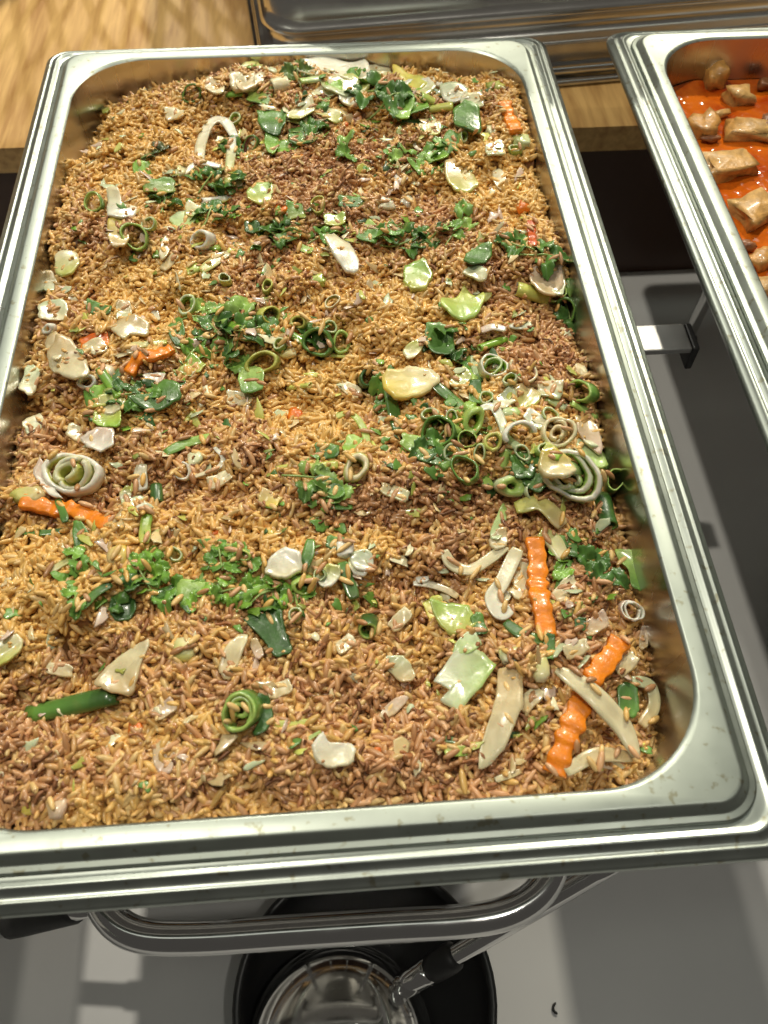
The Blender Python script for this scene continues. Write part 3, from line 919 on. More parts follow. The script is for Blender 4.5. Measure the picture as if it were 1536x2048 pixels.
def leaf_outline(n=70, kind=0):
    """lobed coriander leaflet, unit radius, stalk at angle 180"""
    out = []
    for k in range(n):
        a = 2 * math.pi * k / n - math.pi
        l3 = .56 + .32 * abs(math.cos(1.5 * a)) ** .8
        ser = .12 * (abs(((a * 14 / (2 * math.pi)) % 1) - .5) * 2)
        r = l3 + ser - .42 * math.exp(-((abs(a) - math.pi) / .35) ** 2)
        out.append((r * math.cos(a) * 1.05, r * math.sin(a) * .92))
    return np.array(out)
LO = leaf_outline()

def cilantro(px, py, rpx, ang, look, n=3, c1='dg', c2='g', stem=True, lift=.003, spread=1.0):
    """sprig: leaflets and a stem"""
    p = on_rice(px, py, lift); m = mpp(p)
    root = empty('coriander_sprig', tuple(p))
    R_ = rpx * m * 1.18
    a0 = math.radians(ang)
    layout = {1: [(0, 0, 1.0, 0)], 2: [(.55, .25, .75, .2), (-.45, -.25, .7, 2.6)], 3: [(.62, 0, .62, 0), (-.05, .52, .55, 1.5), (-.05, -.52, .55, -1.5)], 4: [(.75, .1, .5, 0), (.1, .55, .5, 1.4), (.05, -.55, .5, -1.3), (-.65, .1, .45, 2.4)]}[n]
    for (lx, ly, s, da) in layout:
        sc = s * R_; d = a0 + da + rng.normal(0, .25)
        cxy = np.array([lx * math.cos(a0) - ly * math.sin(a0), lx * math.sin(a0) + ly * math.cos(a0)]) * R_ * spread + p[:2]
        ca, sa = math.cos(d), math.sin(d)
        O = LO * sc @ np.array([[ca, sa], [-sa, ca]]) + cxy
        ph = rng.uniform(0, 6.28); tx, ty = rng.normal(0, .30, 2)
        pz = max(float(hz(cxy[0] + sc * .6 * math.cos(e_), cxy[1] + sc * .6 * math.sin(e_))) for e_ in range(6)) + lift + .0002
        def zf(x, y, cxy=cxy, sc=sc, d=d, ph=ph, tx=tx, ty=ty, pz=pz):
            q_ = np.array([x, y]) - cxy
            e = (q_ @ np.array([math.cos(d), math.sin(d)])) / sc; f = (q_ @ np.array([-math.sin(d), math.cos(d)])) / sc
            return pz + sc * (tx * e + ty * f + .42 * abs(f) - .16 + .14 * math.sin(4 * e + ph) + .12 * math.sin(6.5 * f - ph) - .22 * e * e)
        k1 = C[c1]; k2 = C[c2]
        t0 = rng.uniform(0, .6)
        def cf(f, a, sgn):
            v = max(0, 1 - f) * .35 + .12 * math.sin(a * 38)
            return (k1 * (1 - t0) + k2 * t0) * (1 + v) * (1.0 if sgn >= 0 else 1.25)
        V, Fc, Cc = sheet_geom(O, zf, .0005, cf)
        mesh_obj('leaflet', V, Fc, M['leaf'], root, Cc)
    if stem:
        d = np.array([math.cos(a0), math.sin(a0)])
        pts = [np.array([*(p[:2] + d * R_ * s), 0]) for s in (-1.1, -.55, 0, .5)]
        for q_ in pts: q_[2] = float(hz(q_[0], q_[1])) + lift + .0004
        V, Fc = tube(catmull(pts, 4), max(.0005, R_ * .045), 8)
        mesh_obj('stem', V, Fc, M['leaf'], root, np.tile(C['lg'] * .7, (len(V), 1)))
    return reg(root, px, py, look, 'coriander sprig' if n > 1 else 'coriander leaf', 'coriander', rpx * 2)

def scrap(px, py, wpx, hpx, look, c1='g', c2=None, rot=0., noun='scallion leaf scrap', cat='scallion', name='scallion_scrap', th=.9, curl=.3, lift=.002):
    a = math.radians(rot); ca, sa = math.cos(a), math.sin(a)
    poly = []
    for (x, y) in ((-.5, -.42), (0, -.5), (.5, -.40), (.52, .1), (.45, .48), (-.1, .5), (-.5, .42), (-.54, 0)):
        x, y = x * wpx * 1.18, y * hpx * 1.25
        poly.append((px + x * ca - y * sa, py + x * sa + y * ca))
    return sheet(poly, look, c1, c2, th, curl, None, lift, noun, cat, name, 'leaf' if c1 in ('dg', 'g', 'ol', 'bg') else 'veg')

# ------------------------------------------------------------------ toppings, traced from the photograph
# --- far part of the pan
ring(385, 193, 21, 7, 250, 55, 'dark green', 'dg', 'g', 'g')
sheet([(201, 195), (215, 190), (222, 208), (218, 230), (205, 228)], 'translucent grey-green', 'ol', 'tn', 1.2, .2, noun='onion shred', cat='onion', name='onion_shred')
sheet([(460, 150), (528, 152), (530, 168), (505, 178), (470, 182), (459, 168)], 'oblong tan', 'tn', 'cr', 3.0, .08, sharp=True)
stalk((545, 180), (577, 172), 34, 'short fat pale', 'cr', 'yg', 'w', .8)
cilantro(596, 158, 30, 100, 'dark curled', 3, 'dg', 'ol')
sheet([(610, 128), (650, 118), (700, 124), (736, 122), (738, 158), (700, 160), (655, 146), (620, 148)], '!big cream cabbage piece leaning on the far pan wall', 'cr', 'w', 2.4, .12, cdir=90)
sheet([(656, 168), (690, 158), (732, 160), (740, 182), (712, 195), (678, 192)], 'pale yellow-green', 'yg', 'cr', 2.2, .25, grad=200)
scrap(668, 172, 26, 14, 'bright green', 'bg')
scrap(520, 193, 40, 26, 'flat green', 'g', 'ol', 10)
sheet([(514, 222), (574, 217), (571, 252), (556, 270), (527, 262), (516, 246)], '!square dark green scallion leaf with a pale fold', 'dg', 'g', .9, .35, sharp=True, noun='scallion leaf', cat='scallion', name='scallion_leaf', mat='leaf', lift=.004)
scrap(648, 206, 18, 14, 'tiny green', 'g')
scrap(602, 222, 46, 18, 'thin pale', 'yg', 'cr', -25, 'cabbage shred', 'cabbage', 'cabbage_shred')
scrap(655, 228, 44, 16, 'thin pale', 'yg', 'cr', 15, 'cabbage shred', 'cabbage', 'cabbage_shred')
scrap(590, 240, 40, 12, 'thin pale', 'yg', 'cr', 5, 'cabbage shred', 'cabbage', 'cabbage_shred')
sheet([(530, 268), (548, 262), (558, 285), (548, 305), (532, 298)], 'fresh green oval', 'bg', 'g', .9, .3, noun='scallion leaf', cat='scallion', name='scallion_leaf', mat='leaf', lift=.004)
scrap(580, 290, 46, 18, 'fresh green', 'bg', 'g', -20)
ring(502, 292, 20, 6, 230, 45, 'dark open', 'dg', 'pu', 'g')
scrap(612, 264, 52, 18, 'dark green', 'dg', 'g', -8)
scrap(603, 281, 40, 14, 'dark green', 'dg', 'g', 8)
strip([(488, 322), (515, 312), (545, 318)], 20, 'cream', 'yg', 'cr')
strip([(553, 318), (580, 312), (607, 318)], 16, 'cream and orange', 'cr', 'or_')
# cream arch
strip([(398, 330), (404, 292), (424, 264), (452, 260), (471, 280)], 22, '!thick cream onion arch standing on the rice', 'cr', 'w', .35, .004, .25)
strip([(466, 282), (463, 320), (455, 366)], 19, 'cream and yellow-green', 'w', 'yg', .4, .003)
strip([(368, 352), (398, 330), (441, 335)], 15, 'narrow cream', 'cr', 'w', .4, .003)
cilantro(312, 306, 25, 20, 'dark wilted', 2, 'dg', 'pu')
scrap(287, 345, 32, 28, 'round green', 'g', 'bg')
chunk(357, 344, 30, 36, 'small yellow-green', 'yg', 'cr')
scrap(318, 372, 50, 22, 'olive green', 'ol', 'g', -10)
cilantro(418, 362, 30, 60, 'dark green', 3)
cilantro(462, 374, 28, 0, 'dark green', 2)
stalk((404, 404), (461, 398), 15, 'short white', 'w', 'gw', 'w', .7)
ring(188, 405, 21, 6, 260, 40, 'small green', 'g', 'lg', 'lg')
sheet([(216, 386), (239, 387), (246, 408), (274, 414), (268, 432), (240, 442), (216, 432)], 'crumpled cream', 'w', 'cr', 1.8, .3)
cilantro(418, 428, 36, 75, 'dark green', 3)
scrap(368, 440, 40, 26, 'pale green', 'lg', 'gw', -30, 'cabbage shred', 'cabbage', 'cabbage_shred')
scrap(392, 424, 34, 22, 'pale yellow', 'yg', 'cr', 15, 'cabbage shred', 'cabbage', 'cabbage_shred')
ring(274, 486, 29, 9, 265, 38, '!large open green scallion ring with a light rim', 'g', 'bg', 'lg', .10, .9)
ring(405, 481, 25, 11, 250, 35, 'fat white', 'w', 'cr', 'w', .30, .8)
chunk(431, 496, 26, 18, 'yellow-green', 'yg', 'bg')
sheet([(216, 448), (238, 442), (256, 460), (250, 488), (222, 492)], 'orange-tan', 'tn', 'ye', 1.4, .2)
sheet([(318, 510), (326, 480), (338, 476), (340, 500), (328, 520)], 'pale standing', 'cr', 'tn', 1.3, .4, noun='onion shred', cat='onion', name='onion_shred')
sheet([(498, 374), (540, 368), (546, 392), (534, 408), (498, 404)], 'pale yellow-green', 'yg', 'lg', 1.5, .25)
chunk(562, 418, 22, 26, 'small orange', 'or_', 'rd', noun='carrot bit', cat='carrot', name='carrot_bit', mat='carrot')
chunk(568, 375, 14, 14, 'tiny orange', 'or_', 'rd', noun='carrot bit', cat='carrot', name='carrot_bit', mat='carrot')
scrap(592, 426, 32, 26, 'olive green', 'ol', 'g')
ring(636, 410, 19, 4, 255, 25, 'thin olive', 'ol', 'yg', 'yg', .14)
cilantro(745, 214, 44, 150, '!large dark green coriander sprig with pale stems', 4)
cilantro(780, 236, 40, 20, 'dark green', 3)
scrap(803, 205, 38, 36, 'rounded bright green', 'bg', 'g', 20)
scrap(833, 203, 36, 34, 'rounded bright green', 'g', 'bg', -15)
stalk((800, 245), (845, 250), 18, 'dark green', 'dg', 'g', 'g', .5)
chunk(714, 238, 22, 24, 'orange-pink', 'or_', 'pk', noun='carrot bit', cat='carrot', name='carrot_bit', mat='carrot')
sheet([(786, 138), (812, 146), (850, 160), (848, 182), (815, 190), (790, 168)], 'yellow and pale green', 'ye', 'yg', 2.6, .2, grad=0)
cilantro(822, 318, 40, 20, 'mid green', 4, 'g', 'lg')
strip([(786, 348), (800, 362), (815, 360)], 10, 'thin white', 'w', 'pk', .4)
chunk(768, 410, 40, 30, 'crumbly cream', 'cr', 'w', rough=.3, noun='egg crumb', cat='egg', name='egg_crumb')
chunk(812, 402, 24, 30, 'crumbly cream', 'w', 'cr', rough=.3, noun='egg crumb', cat='egg', name='egg_crumb')
scrap(708, 404, 48, 16, 'flat dark green', 'dg', 'g', 0)
strip([(706, 388), (722, 400), (735, 412)], 5, 'thin green', 'lg', 'g', .7, noun='herb stem', cat='coriander', name='herb_stem')
scrap(670, 440, 34, 18, 'pale yellow-green', 'yg', 'lg', -5)
chunk(776, 444, 22, 16, 'small yellow', 'ye', None, noun='egg crumb', cat='egg', name='egg_crumb')
for (x, y, w_, h_, c_, r_) in [(563, 453, 34, 12, 'g', 5), (578, 472, 40, 12, 'g', -8), (535, 470, 30, 10, 'dg', 10), (735, 472, 34, 18, 'g', 10), (505, 455, 24, 18, 'dg', 0), (612, 500, 24, 10, 'lg', 20), (880, 188, 30, 12, 'dg', 0), (905, 282, 30, 24, 'g', 30), (745, 455, 26, 12, 'lg', 40)]:
    scrap(x, y, w_, h_, {'g': 'small green', 'dg': 'small dark green', 'lg': 'small pale green'}[c_], c_, None, r_)
cilantro(810, 486, 40, 10, 'dark green', 4, 'dg', 'g')
cilantro(770, 470, 26, 170, 'mid green', 2, 'g', 'g')
cilantro(905, 464, 26, 60, 'mid green', 3, 'g', 'lg')
sheet([(650, 482), (674, 472), (704, 492), (719, 540), (696, 544), (676, 522)], '!smooth cream onion petal lying open on the brown rice', 'w', 'cr', 2.2, .25, noun='onion petal', cat='onion', name='onion_petal', lift=.003)
chunk(872, 166, 34, 42, 'knobbly white', 'w', 'cr', rough=.25, lift=.003)
chunk(912, 190, 40, 34, 'knobbly white', 'cr', 'w', rough=.25)
chunk(845, 178, 44, 36, 'pale yellow', 'yg', 'cr')
chunk(990, 176, 36, 30, 'yellow-green', 'yg', 'ol', lift=.003)
chunk(964, 206, 28, 28, 'bright orange', 'or_', None, noun='carrot bit', cat='carrot', name='carrot_bit', mat='carrot')
carrot([(1009, 206), (1016, 235), (1032, 268)], 27, '!short crinkled carrot stick in the far pan corner')
stalk((856, 232), (905, 226), 20, 'pale yellow-green', 'yg', 'cr', 'yg', .7)
sheet([(906, 222), (928, 212), (958, 222), (962, 258), (945, 274), (915, 258)], '!big glossy dark green scallion chunk near the far corner', 'dg', 'g', 1.6, .45, noun='scallion leaf', cat='scallion', name='scallion_leaf', mat='leaf', lift=.005)
sheet([(850, 318), (862, 298), (895, 290), (897, 312), (875, 322)], 'yellow-green', 'bg', 'g', 1.0, .25, noun='scallion leaf', cat='scallion', name='scallion_leaf', mat='leaf')
strip([(838, 275), (858, 262), (870, 248)], 8, 'thin pale', 'yg', 'cr')
strip([(826, 270), (830, 300), (842, 308)], 8, 'thin pale', 'cr', 'pk')
chunk(1042, 283, 34, 34, 'pale green square', 'gw', 'yg', boxy=.5)
chunk(985, 262, 26, 34, 'pale green', 'gw', 'cr')
sheet([(888, 328), (922, 318), (948, 350), (955, 374), (925, 384), (902, 376)], '!broad tan cabbage slice on golden rice', 'yg', 'tn', 1.6, .25)
sheet([(985, 345), (1000, 340), (1014, 362), (1005, 380), (990, 368)], 'thin tan', 'tn', 'cr', 1.2, .35)
chunk(1046, 414, 30, 30, 'bright orange', 'or_', 'rd', noun='carrot bit', cat='carrot', name='carrot_bit', mat='carrot')
carrot([(1060, 452), (1066, 492)], 18, 'narrow red-orange', 'rd')
cilantro(1035, 492, 34, 150, 'dark', 3)
cilantro(1090, 510, 40, 0, '!dark coriander sprig drooping against the pan wall', 3)
sheet([(926, 520), (942, 500), (976, 494), (984, 508), (968, 530), (940, 538)], 'oval dark green', 'dg', 'g', 1.2, .35, noun='scallion leaf', cat='scallion', name='scallion_leaf', mat='leaf', lift=.004)

# --- middle
sheet([(114, 512), (150, 506), (160, 530), (140, 552), (112, 545)], 'pale yellow', 'yg', 'cr', 1.5, .2)
scrap(107, 622, 46, 30, 'pale', 'cr', 'gw', 0, 'onion shred', 'onion', 'onion_shred')
ring(98, 658, 13, 8, 240, 50, 'tiny white', 'w', 'cr', 'w', .5)
scrap(200, 620, 40, 18, 'dark green', 'dg', 'g', 15)
chunk(184, 612, 16, 9, 'tiny orange', 'or_', None, noun='carrot bit', cat='carrot', name='carrot_bit', mat='carrot')
scrap(248, 624, 24, 30, 'pale', 'gw', 'tn', 0, 'onion shred', 'onion', 'onion_shred')
sheet([(224, 660), (236, 642), (270, 636), (296, 646), (294, 668), (262, 672), (248, 684)], 'smooth cream', 'cr', 'tn', 1.8, .22, noun='onion petal', cat='onion', name='onion_petal')
strip([(262, 712), (264, 692), (290, 690), (336, 692)], 16, 'curved pale yellow-green', 'cr', 'yg', .4)
carrot([(262, 762), (285, 738), (312, 722), (346, 708)], 27, '!crinkled carrot stick beside the broad tan cabbage leaf')
scrap(190, 684, 46, 22, 'shredded orange', 'or_', 'rd', -10, 'carrot shred', 'carrot', 'carrot_shred')
sheet([(98, 702), (120, 678), (142, 682), (166, 712), (182, 748), (158, 764), (118, 748), (96, 728)], '!broad tan cabbage leaf by the pan wall', 'cr', 'tn', 1.8, .22, noun='cabbage leaf', name='cabbage_leaf')
chunk(210, 746, 38, 36, 'round cream', 'cr', 'w', .7, rough=.06, noun='scallion bulb', cat='scallion', name='scallion_bulb')
stalk((222, 770), (246, 742), 20, 'dark green', 'dg', 'g', 'g', .6)
ring(178, 772, 19, 7, 240, 30, 'white', 'w', 'cr', 'w', .35)
scrap(205, 786, 36, 26, 'green', 'g', 'bg', -20)
chunk(372, 742, 34, 28, 'yellow-green', 'yg', 'ol')
scrap(393, 730, 28, 20, 'yellow-green', 'yg', 'bg', 40)
sheet([(288, 756), (305, 746), (330, 748), (326, 766), (300, 770)], 'pinkish white', 'pk', 'w', 1.2, .3, noun='onion shred', cat='onion', name='onion_shred')
scrap(282, 762, 30, 22, 'pale green', 'lg', 'g', 0)
sheet([(258, 802), (300, 786), (322, 764), (352, 766), (364, 792), (340, 806), (300, 818)], '!large dark green scallion leaf crossed by a white shred', 'dg', 'g', 1.0, .3, noun='scallion leaf', cat='scallion', name='scallion_leaf', mat='leaf', lift=.004)
cilantro(288, 800, 30, 190, 'mid green', 2, 'g', 'lg')
strip([(180, 792), (186, 820), (190, 850)], 22, 'dark green', 'g', 'dg', .3, noun='scallion strip', cat='scallion', name='scallion_strip')
sheet([(200, 800), (235, 790), (252, 800), (240, 822), (208, 828)], 'pale yellow-green', 'cr', 'yg', 1.5, .3)
scrap(216, 838, 44, 24, 'bright yellow-green', 'bg', 'yg', 0)
stalk((384, 692), (416, 680), 24, 'white', 'pk', 'w', 'w', .8)
ring(375, 612, 23, 9, 240, 25, 'pale green', 'lg', 'bg', 'gw', .25, .9)
cilantro(408, 634, 34, 10, 'mid green', 3, 'g', 'lg')
cilantro(470, 620, 36, 20, 'mid green', 2, 'g', 'lg')
sheet([(336, 650), (358, 632), (370, 660), (362, 690), (344, 684)], 'dark', 'dg', 'g', .8, .3, noun='scallion leaf', cat='scallion', name='scallion_leaf', mat='leaf')
stalk((408, 768), (418, 800), 12, 'thin cream', 'cr', 'yg', 'yg', .7)
stalk((390, 790), (404, 815), 8, 'thin cream', 'cr', 'yg', 'yg', .7)
strip([(306, 612), (312, 632), (318, 648)], 14, 'white', 'w', 'cr', .4)
chunk(386, 542, 30, 32, 'pale green', 'lg', 'yg')
strip([(402, 545), (425, 528), (456, 512)], 26, 'cream', 'yg', 'cr', .25)
strip([(326, 545), (345, 525), (355, 515)], 22, 'cream', 'tn', 'cr', .25)
ring(535, 575, 15, 10, 270, 15, 'olive', 'ol', 'ol', 'yg', .3)
chunk(636, 560, 32, 26, 'pale green', 'yg', 'lg', boxy=.5)
ring(535, 632, 22, 13, 280, 48, 'tall yellow-green', 'yg', 'ol', 'yg', .2, .75)
ring(665, 604, 17, 4, 260, 20, 'thin tan', 'tn', 'ol', 'cr', .2)
ring(600, 645, 16, 9, 240, 40, 'olive', 'ol', 'ol', 'yg', .3)
cilantro(478, 672, 42, 60, '!large coriander sprig with a stem between green rings', 4, 'dg', 'g')
cilantro(520, 655, 30, 30, 'dark green', 3, 'dg', 'g')
cilantro(460, 705, 36, 280, 'mid green', 2, 'g', 'lg')
ring(525, 727, 33, 9, 265, 30, '!wide olive-green scallion ring with a thick pale wall', 'ol', 'ol', 'yg', .22, .85)
sheet([(478, 745), (500, 735), (525, 740), (527, 775), (505, 785), (482, 782)], 'flat pale green', 'g', 'lg', .9, .25, noun='scallion leaf', cat='scallion', name='scallion_leaf', mat='leaf', lift=.004)
ring(637, 686, 32, 12, 250, 40, '!glossy dark green scallion ring with white glints', 'dg', 'dg', 'g', .22, .85)
ring(682, 686, 22, 10, 260, 35, 'pale green', 'lg', 'bg', 'lg', .22, .9)
stalk((655, 712), (702, 715), 8, 'thin yellow', 'yg', 'yg', 'yg', .7)
chunk(576, 706, 34, 24, 'pale yellow', 'ye', 'cr')
ring(735, 762, 22, 11, 260, 25, 'dark cup-like', 'dg', 'dg', 'dg', .3)
strip([(776, 782), (784, 822), (796, 862)], 25, 'dark green', 'g', 'dg', .28, .003, noun='scallion strip', cat='scallion', name='scallion_strip')
sheet([(764, 748), (800, 738), (832, 735), (878, 754), (868, 778), (826, 794), (780, 790)], '!pale yellow egg piece with an orange stain on the rice', 'ye', 'cr', 2.6, .14, noun='egg piece', cat='egg', name='egg_piece', grad=40, lift=.004)
stalk((578, 782), (622, 776), 14, 'olive', 'yg', 'ol', 'yg', .6)
stalk((595, 795), (612, 785), 10, 'pale', 'cr', 'yg', 'yg', .6)
chunk(592, 832, 34, 34, 'dull orange', 'or_', 'rd', noun='carrot bit', cat='carrot', name='carrot_bit', mat='carrot')
strip([(664, 838), (700, 842), (728, 868), (738, 900)], 15, 'arching yellow-green', 'yg', 'lg', .4, .003, .4, noun='scallion strip', cat='scallion', name='scallion_strip')
sheet([(808, 535), (846, 525), (866, 552), (852, 582), (822, 585), (806, 565)], '!folded yellow-green cabbage block', 'yg', 'bg', 4.0, .2, sharp=True)
sheet([(925, 545), (948, 532), (975, 545), (968, 560), (940, 555)], 'pale thin', 'cr', 'gw', 1.2, .25)
sheet([(880, 606), (912, 594), (928, 576), (946, 592), (968, 592), (960, 625), (936, 642), (896, 634)], '!crinkled pale green cabbage slice', 'lg', 'yg', 2.4, .25, lift=.004)
stalk((1030, 582), (1092, 602), 32, 'fat pale', 'yg', 'cr', 'w', .8, hollow=True)
sheet([(1060, 545), (1088, 532), (1122, 536), (1126, 568), (1102, 592), (1066, 576)], 'translucent onion-coloured', 'tn', 'pk', 1.5, .25, noun='onion petal', cat='onion', name='onion_petal')
ring(1112, 592, 20, 9, 240, 35, 'green', 'g', 'bg', 'lg', .2)
ring(1136, 622, 26, 12, 220, 50, 'wide dark green', 'dg', 'dg', 'g', .2)
sheet([(850, 658), (872, 650), (904, 660), (908, 700), (890, 716), (858, 702)], '!squarish dark veined coriander leaf', 'dg', 'g', .6, .35, noun='coriander leaf', cat='coriander', name='coriander_leaf', mat='leaf', lift=.004)
cilantro(905, 712, 30, 300, 'dark', 2)
strip([(960, 672), (985, 658), (1010, 666)], 18, 'white and purple', 'pk', 'w', .35, .003)
strip([(1018, 664), (1040, 662), (1058, 668)], 16, 'white', 'w', 'gw', .4)
stalk((958, 698), (1015, 678), 17, 'bright green', 'bg', 'lg', 'lg', .7)
ring(985, 735, 30, 9, 270, 22, '!green scallion ring with white double rim and green core', 'gw', 'bg', 'w', .16, .9, 2, .28)
ring(1046, 742, 30, 5, 270, 15, 'thin translucent', 'tn', 'pk', 'cr', .10, .8, a0=150, a1=400)
strip([(944, 726), (952, 748), (962, 768)], 15, 'green and white', 'gw', 'g', .3, noun='scallion strip', cat='scallion', name='scallion_strip')
scrap(950, 785, 20, 36, 'dark green', 'g', 'dg')
sheet([(806, 700), (830, 684), (848, 688), (834, 710), (816, 718)], 'pale', 'cr', 'yg', 1.2, .3)
ring(1162, 790, 30, 10, 235, 45, 'green', 'g', 'bg', 'lg', .22)
stalk((1140, 808), (1192, 838), 18, 'glossy green', 'lg', 'g', 'lg', .5)
sheet([(1025, 785), (1048, 770), (1075, 782), (1078, 808), (1050, 818), (1028, 805)], 'yellow-green layered', 'yg', 'tn', 1.5, .3)
chunk(1130, 668, 26, 26, 'cream', 'cr', 'gw')
chunk(1160, 742, 26, 34, 'tan', 'tn', 'cr')

# --- cluster of rings and leek
ring(878, 868, 38, 14, 250, 35, '!widest dark green scallion ring in the cluster of rings', 'dg', 'g', 'g', .10, .95)
ring(945, 842, 35, 13, 275, 50, '!bright green scallion bulb cup with a knob on top', 'lg', 'bg', 'lg', .45, .6)
chunk(940, 815, 26, 26, 'bright green', 'lg', 'bg', lift=.004, noun='scallion bulb', cat='scallion', name='scallion_bulb')
ring(938, 882, 22, 14, 255, 30, 'dark hollow', 'g', 'dg', 'lg', .15)
ring(908, 857, 14, 9, 200, 40, 'small green', 'lg', 'g', 'lg', .3)
strip([(864, 778), (895, 800), (928, 815)], 24, 'dark green', 'dg', 'g', .25, .003, noun='scallion strip', cat='scallion', name='scallion_strip')
scrap(840, 890, 60, 26, 'mid green', 'g', 'lg', 15)
scrap(870, 915, 60, 22, 'dark green', 'dg', 'g', 10)
strip([(960, 822), (985, 828), (1005, 855), (1010, 885)], 20, 'curved white', 'w', 'gw', .3, .004, .4, noun='scallion strip', cat='scallion', name='scallion_strip')
ring(1038, 868, 32, 10, 270, 40, '!white scallion half ring arched over brown rice', 'w', 'gw', 'w', .25, .95, a0=-10, a1=200, lift=.004, rot=0)
chunk(1022, 826, 40, 24, 'pale green', 'lg', 'gw', .7, rough=.05, noun='scallion bulb', cat='scallion', name='scallion_bulb')
ring(985, 884, 23, 9, 230, 30, 'tan', 'tn', 'ol', 'yg', .35)
strip([(968, 905), (995, 900), (1022, 898)], 9, 'thin yellow', 'yg', 'tn', .5)
ring(1115, 866, 37, 11, 260, 25, '!cream leek ring with tight inner layers', 'cr', 'tn', 'cr', .20, .9, 3, .27)
sheet([(1150, 835), (1182, 838), (1200, 868), (1205, 905), (1180, 890), (1156, 868)], 'translucent tan', 'pk', 'tn', 1.4, .3, noun='onion petal', cat='onion', name='onion_petal')
sheet([(1152, 885), (1182, 878), (1205, 905), (1212, 938), (1185, 930), (1158, 908)], 'pale green', 'lg', 'gw', 1.4, .3)
ring(1138, 962, 58, 16, 250, 30, '!big layered pale leek roll with a yellow core', 'gw', 'lg', 'w', .17, .85, 4, .23, lift=.003)
sheet([(1078, 915), (1105, 902), (1140, 918), (1150, 945), (1118, 960), (1082, 945)], 'yellow-pale', 'cr', 'ye', 3.0, .3, lift=.012, noun='leek heart', cat='leek', name='leek_heart')
scrap(1104, 905, 30, 16, 'bright yellow-green', 'bg', 'yg', 30, lift=.012)
ring(1226, 966, 23, 22, 220, 25, '!dark green hollow scallion tube standing at the pan wall', 'dg', 'g', 'lg', .12, .8, lift=.006)
ring(930, 940, 32, 8, 260, 25, 'thin dark green', 'g', 'ol', 'g', .10, .9)
stalk((1000, 945), (1014, 908), 26, 'pale green', 'lg', 'lg', 'gw', .8)
chunk(970, 960, 30, 38, 'bright green', 'bg', 'lg', boxy=.5, noun='scallion bulb', cat='scallion', name='scallion_bulb')
ring(1019, 978, 31, 16, 270, 30, '!pale green scallion bulb cut flat beside the leek roll', 'gw', 'lg', 'lg', .6, .75)
sheet([(1025, 915), (1050, 905), (1070, 925), (1066, 952), (1030, 955)], 'dark', 'dg', 'g', .9, .3, noun='scallion leaf', cat='scallion', name='scallion_leaf', mat='leaf')
scrap(1072, 958, 40, 34, 'dark green', 'dg', 'g', 30)
strip([(1105, 1000), (1140, 1000), (1165, 1012)], 20, 'pale green', 'cr', 'lg', .3, noun='scallion strip', cat='scallion', name='scallion_strip')
stalk((1200, 1000), (1215, 1060), 36, '!glossy dark green scallion piece wedged by the pan wall', 'dg', 'dg', 'g', .7)

# --- near right
sheet([(980, 1066), (1004, 1012), (1014, 1034), (1002, 1076), (990, 1082)], 'pale green pointed', 'gw', 'lg', 1.2, .4, noun='scallion leaf', cat='scallion', name='scallion_leaf')
sheet([(978, 1080), (1008, 1058), (1014, 1090), (990, 1100)], 'cream', 'cr', 'tn', 1.6, .3)
strip([(888, 1098), (902, 1132), (938, 1146), (978, 1126), (1012, 1092)], 25, '!hooked tan onion strip curving through brown rice', 'cr', 'cr', .35, .0042, .1, .3)
strip([(1036, 1098), (1022, 1130), (1002, 1170), (984, 1200), (1000, 1228), (1022, 1218)], 32, '!wide tan onion strip with a rolled end', 'cr', 'w', .22, .005, .1, .35)
strip([(1030, 1018), (1070, 1020), (1104, 1034), (1124, 1056)], 36, 'wide yellow-tan', 'yg', 'tn', .25, .003, .2, .3)
strip([(1078, 1068), (1104, 1086), (1126, 1122)], 36, 'pale yellow-green', 'yg', 'cr', .5, .003)
chunk(1118, 1118, 30, 40, 'cream', 'cr', 'w')
carrot([(1066, 1084), (1072, 1130), (1076, 1190), (1096, 1272)], 42, '!long crinkled carrot stick pointing at the leek roll')
strip([(826, 1172), (850, 1170), (890, 1182), (916, 1196)], 16, 'thin white', 'w', 'tn', .3, .003, .1)
chunk(846, 1160, 28, 14, 'small white', 'w', None, boxy=.5)
strip([(870, 1130), (880, 1142), (896, 1148)], 12, 'white', 'w', 'gw', .4)
strip([(1140, 1124), (1180, 1128), (1215, 1118)], 15, 'dark green', 'g', 'dg', .4, noun='herb stem', cat='coriander', name='herb_stem')
sheet([(1232, 1098), (1262, 1105), (1280, 1140), (1282, 1180), (1262, 1172), (1256, 1140), (1240, 1122)], '!large drooping green coriander leaf at the pan wall', 'g', 'lg', .7, .3, noun='coriander leaf', cat='coriander', name='coriander_leaf', mat='leaf', lift=.006)
cilantro(1212, 1150, 40, 220, 'dark green', 3)
scrap(1145, 1090, 16, 44, 'dark green', 'dg', 'g')
ring(1261, 1222, 25, 8, 270, 30, '!pinkish white double onion ring at the pan wall', 'pk', 'w', 'w', .14, .9, 2, .22, noun='onion ring', cat='onion', name='onion_ring')
sheet([(858, 1206), (905, 1206), (938, 1212), (950, 1258), (915, 1272), (888, 1262)], 'yellow-green', 'yg', 'lg', 2.0, .25)
scrap(870, 1220, 30, 40, 'yellow', 'ye', 'yg', -20, 'cabbage shred', 'cabbage', 'cabbage_shred')
scrap(958, 1250, 20, 36, 'dark green', 'dg', 'g', -20)
sheet([(868, 1362), (898, 1312), (936, 1284), (996, 1330), (950, 1390), (914, 1430), (880, 1402), (900, 1380)], '!folded green and white cabbage piece with straight veins', 'w', 'lg', 2.0, .25, sharp=True, grad=-20, lift=.005)
sheet([(900, 1320), (915, 1282), (945, 1262), (962, 1290), (930, 1312)], 'pale green', 'lg', 'gw', 1.6, .3)
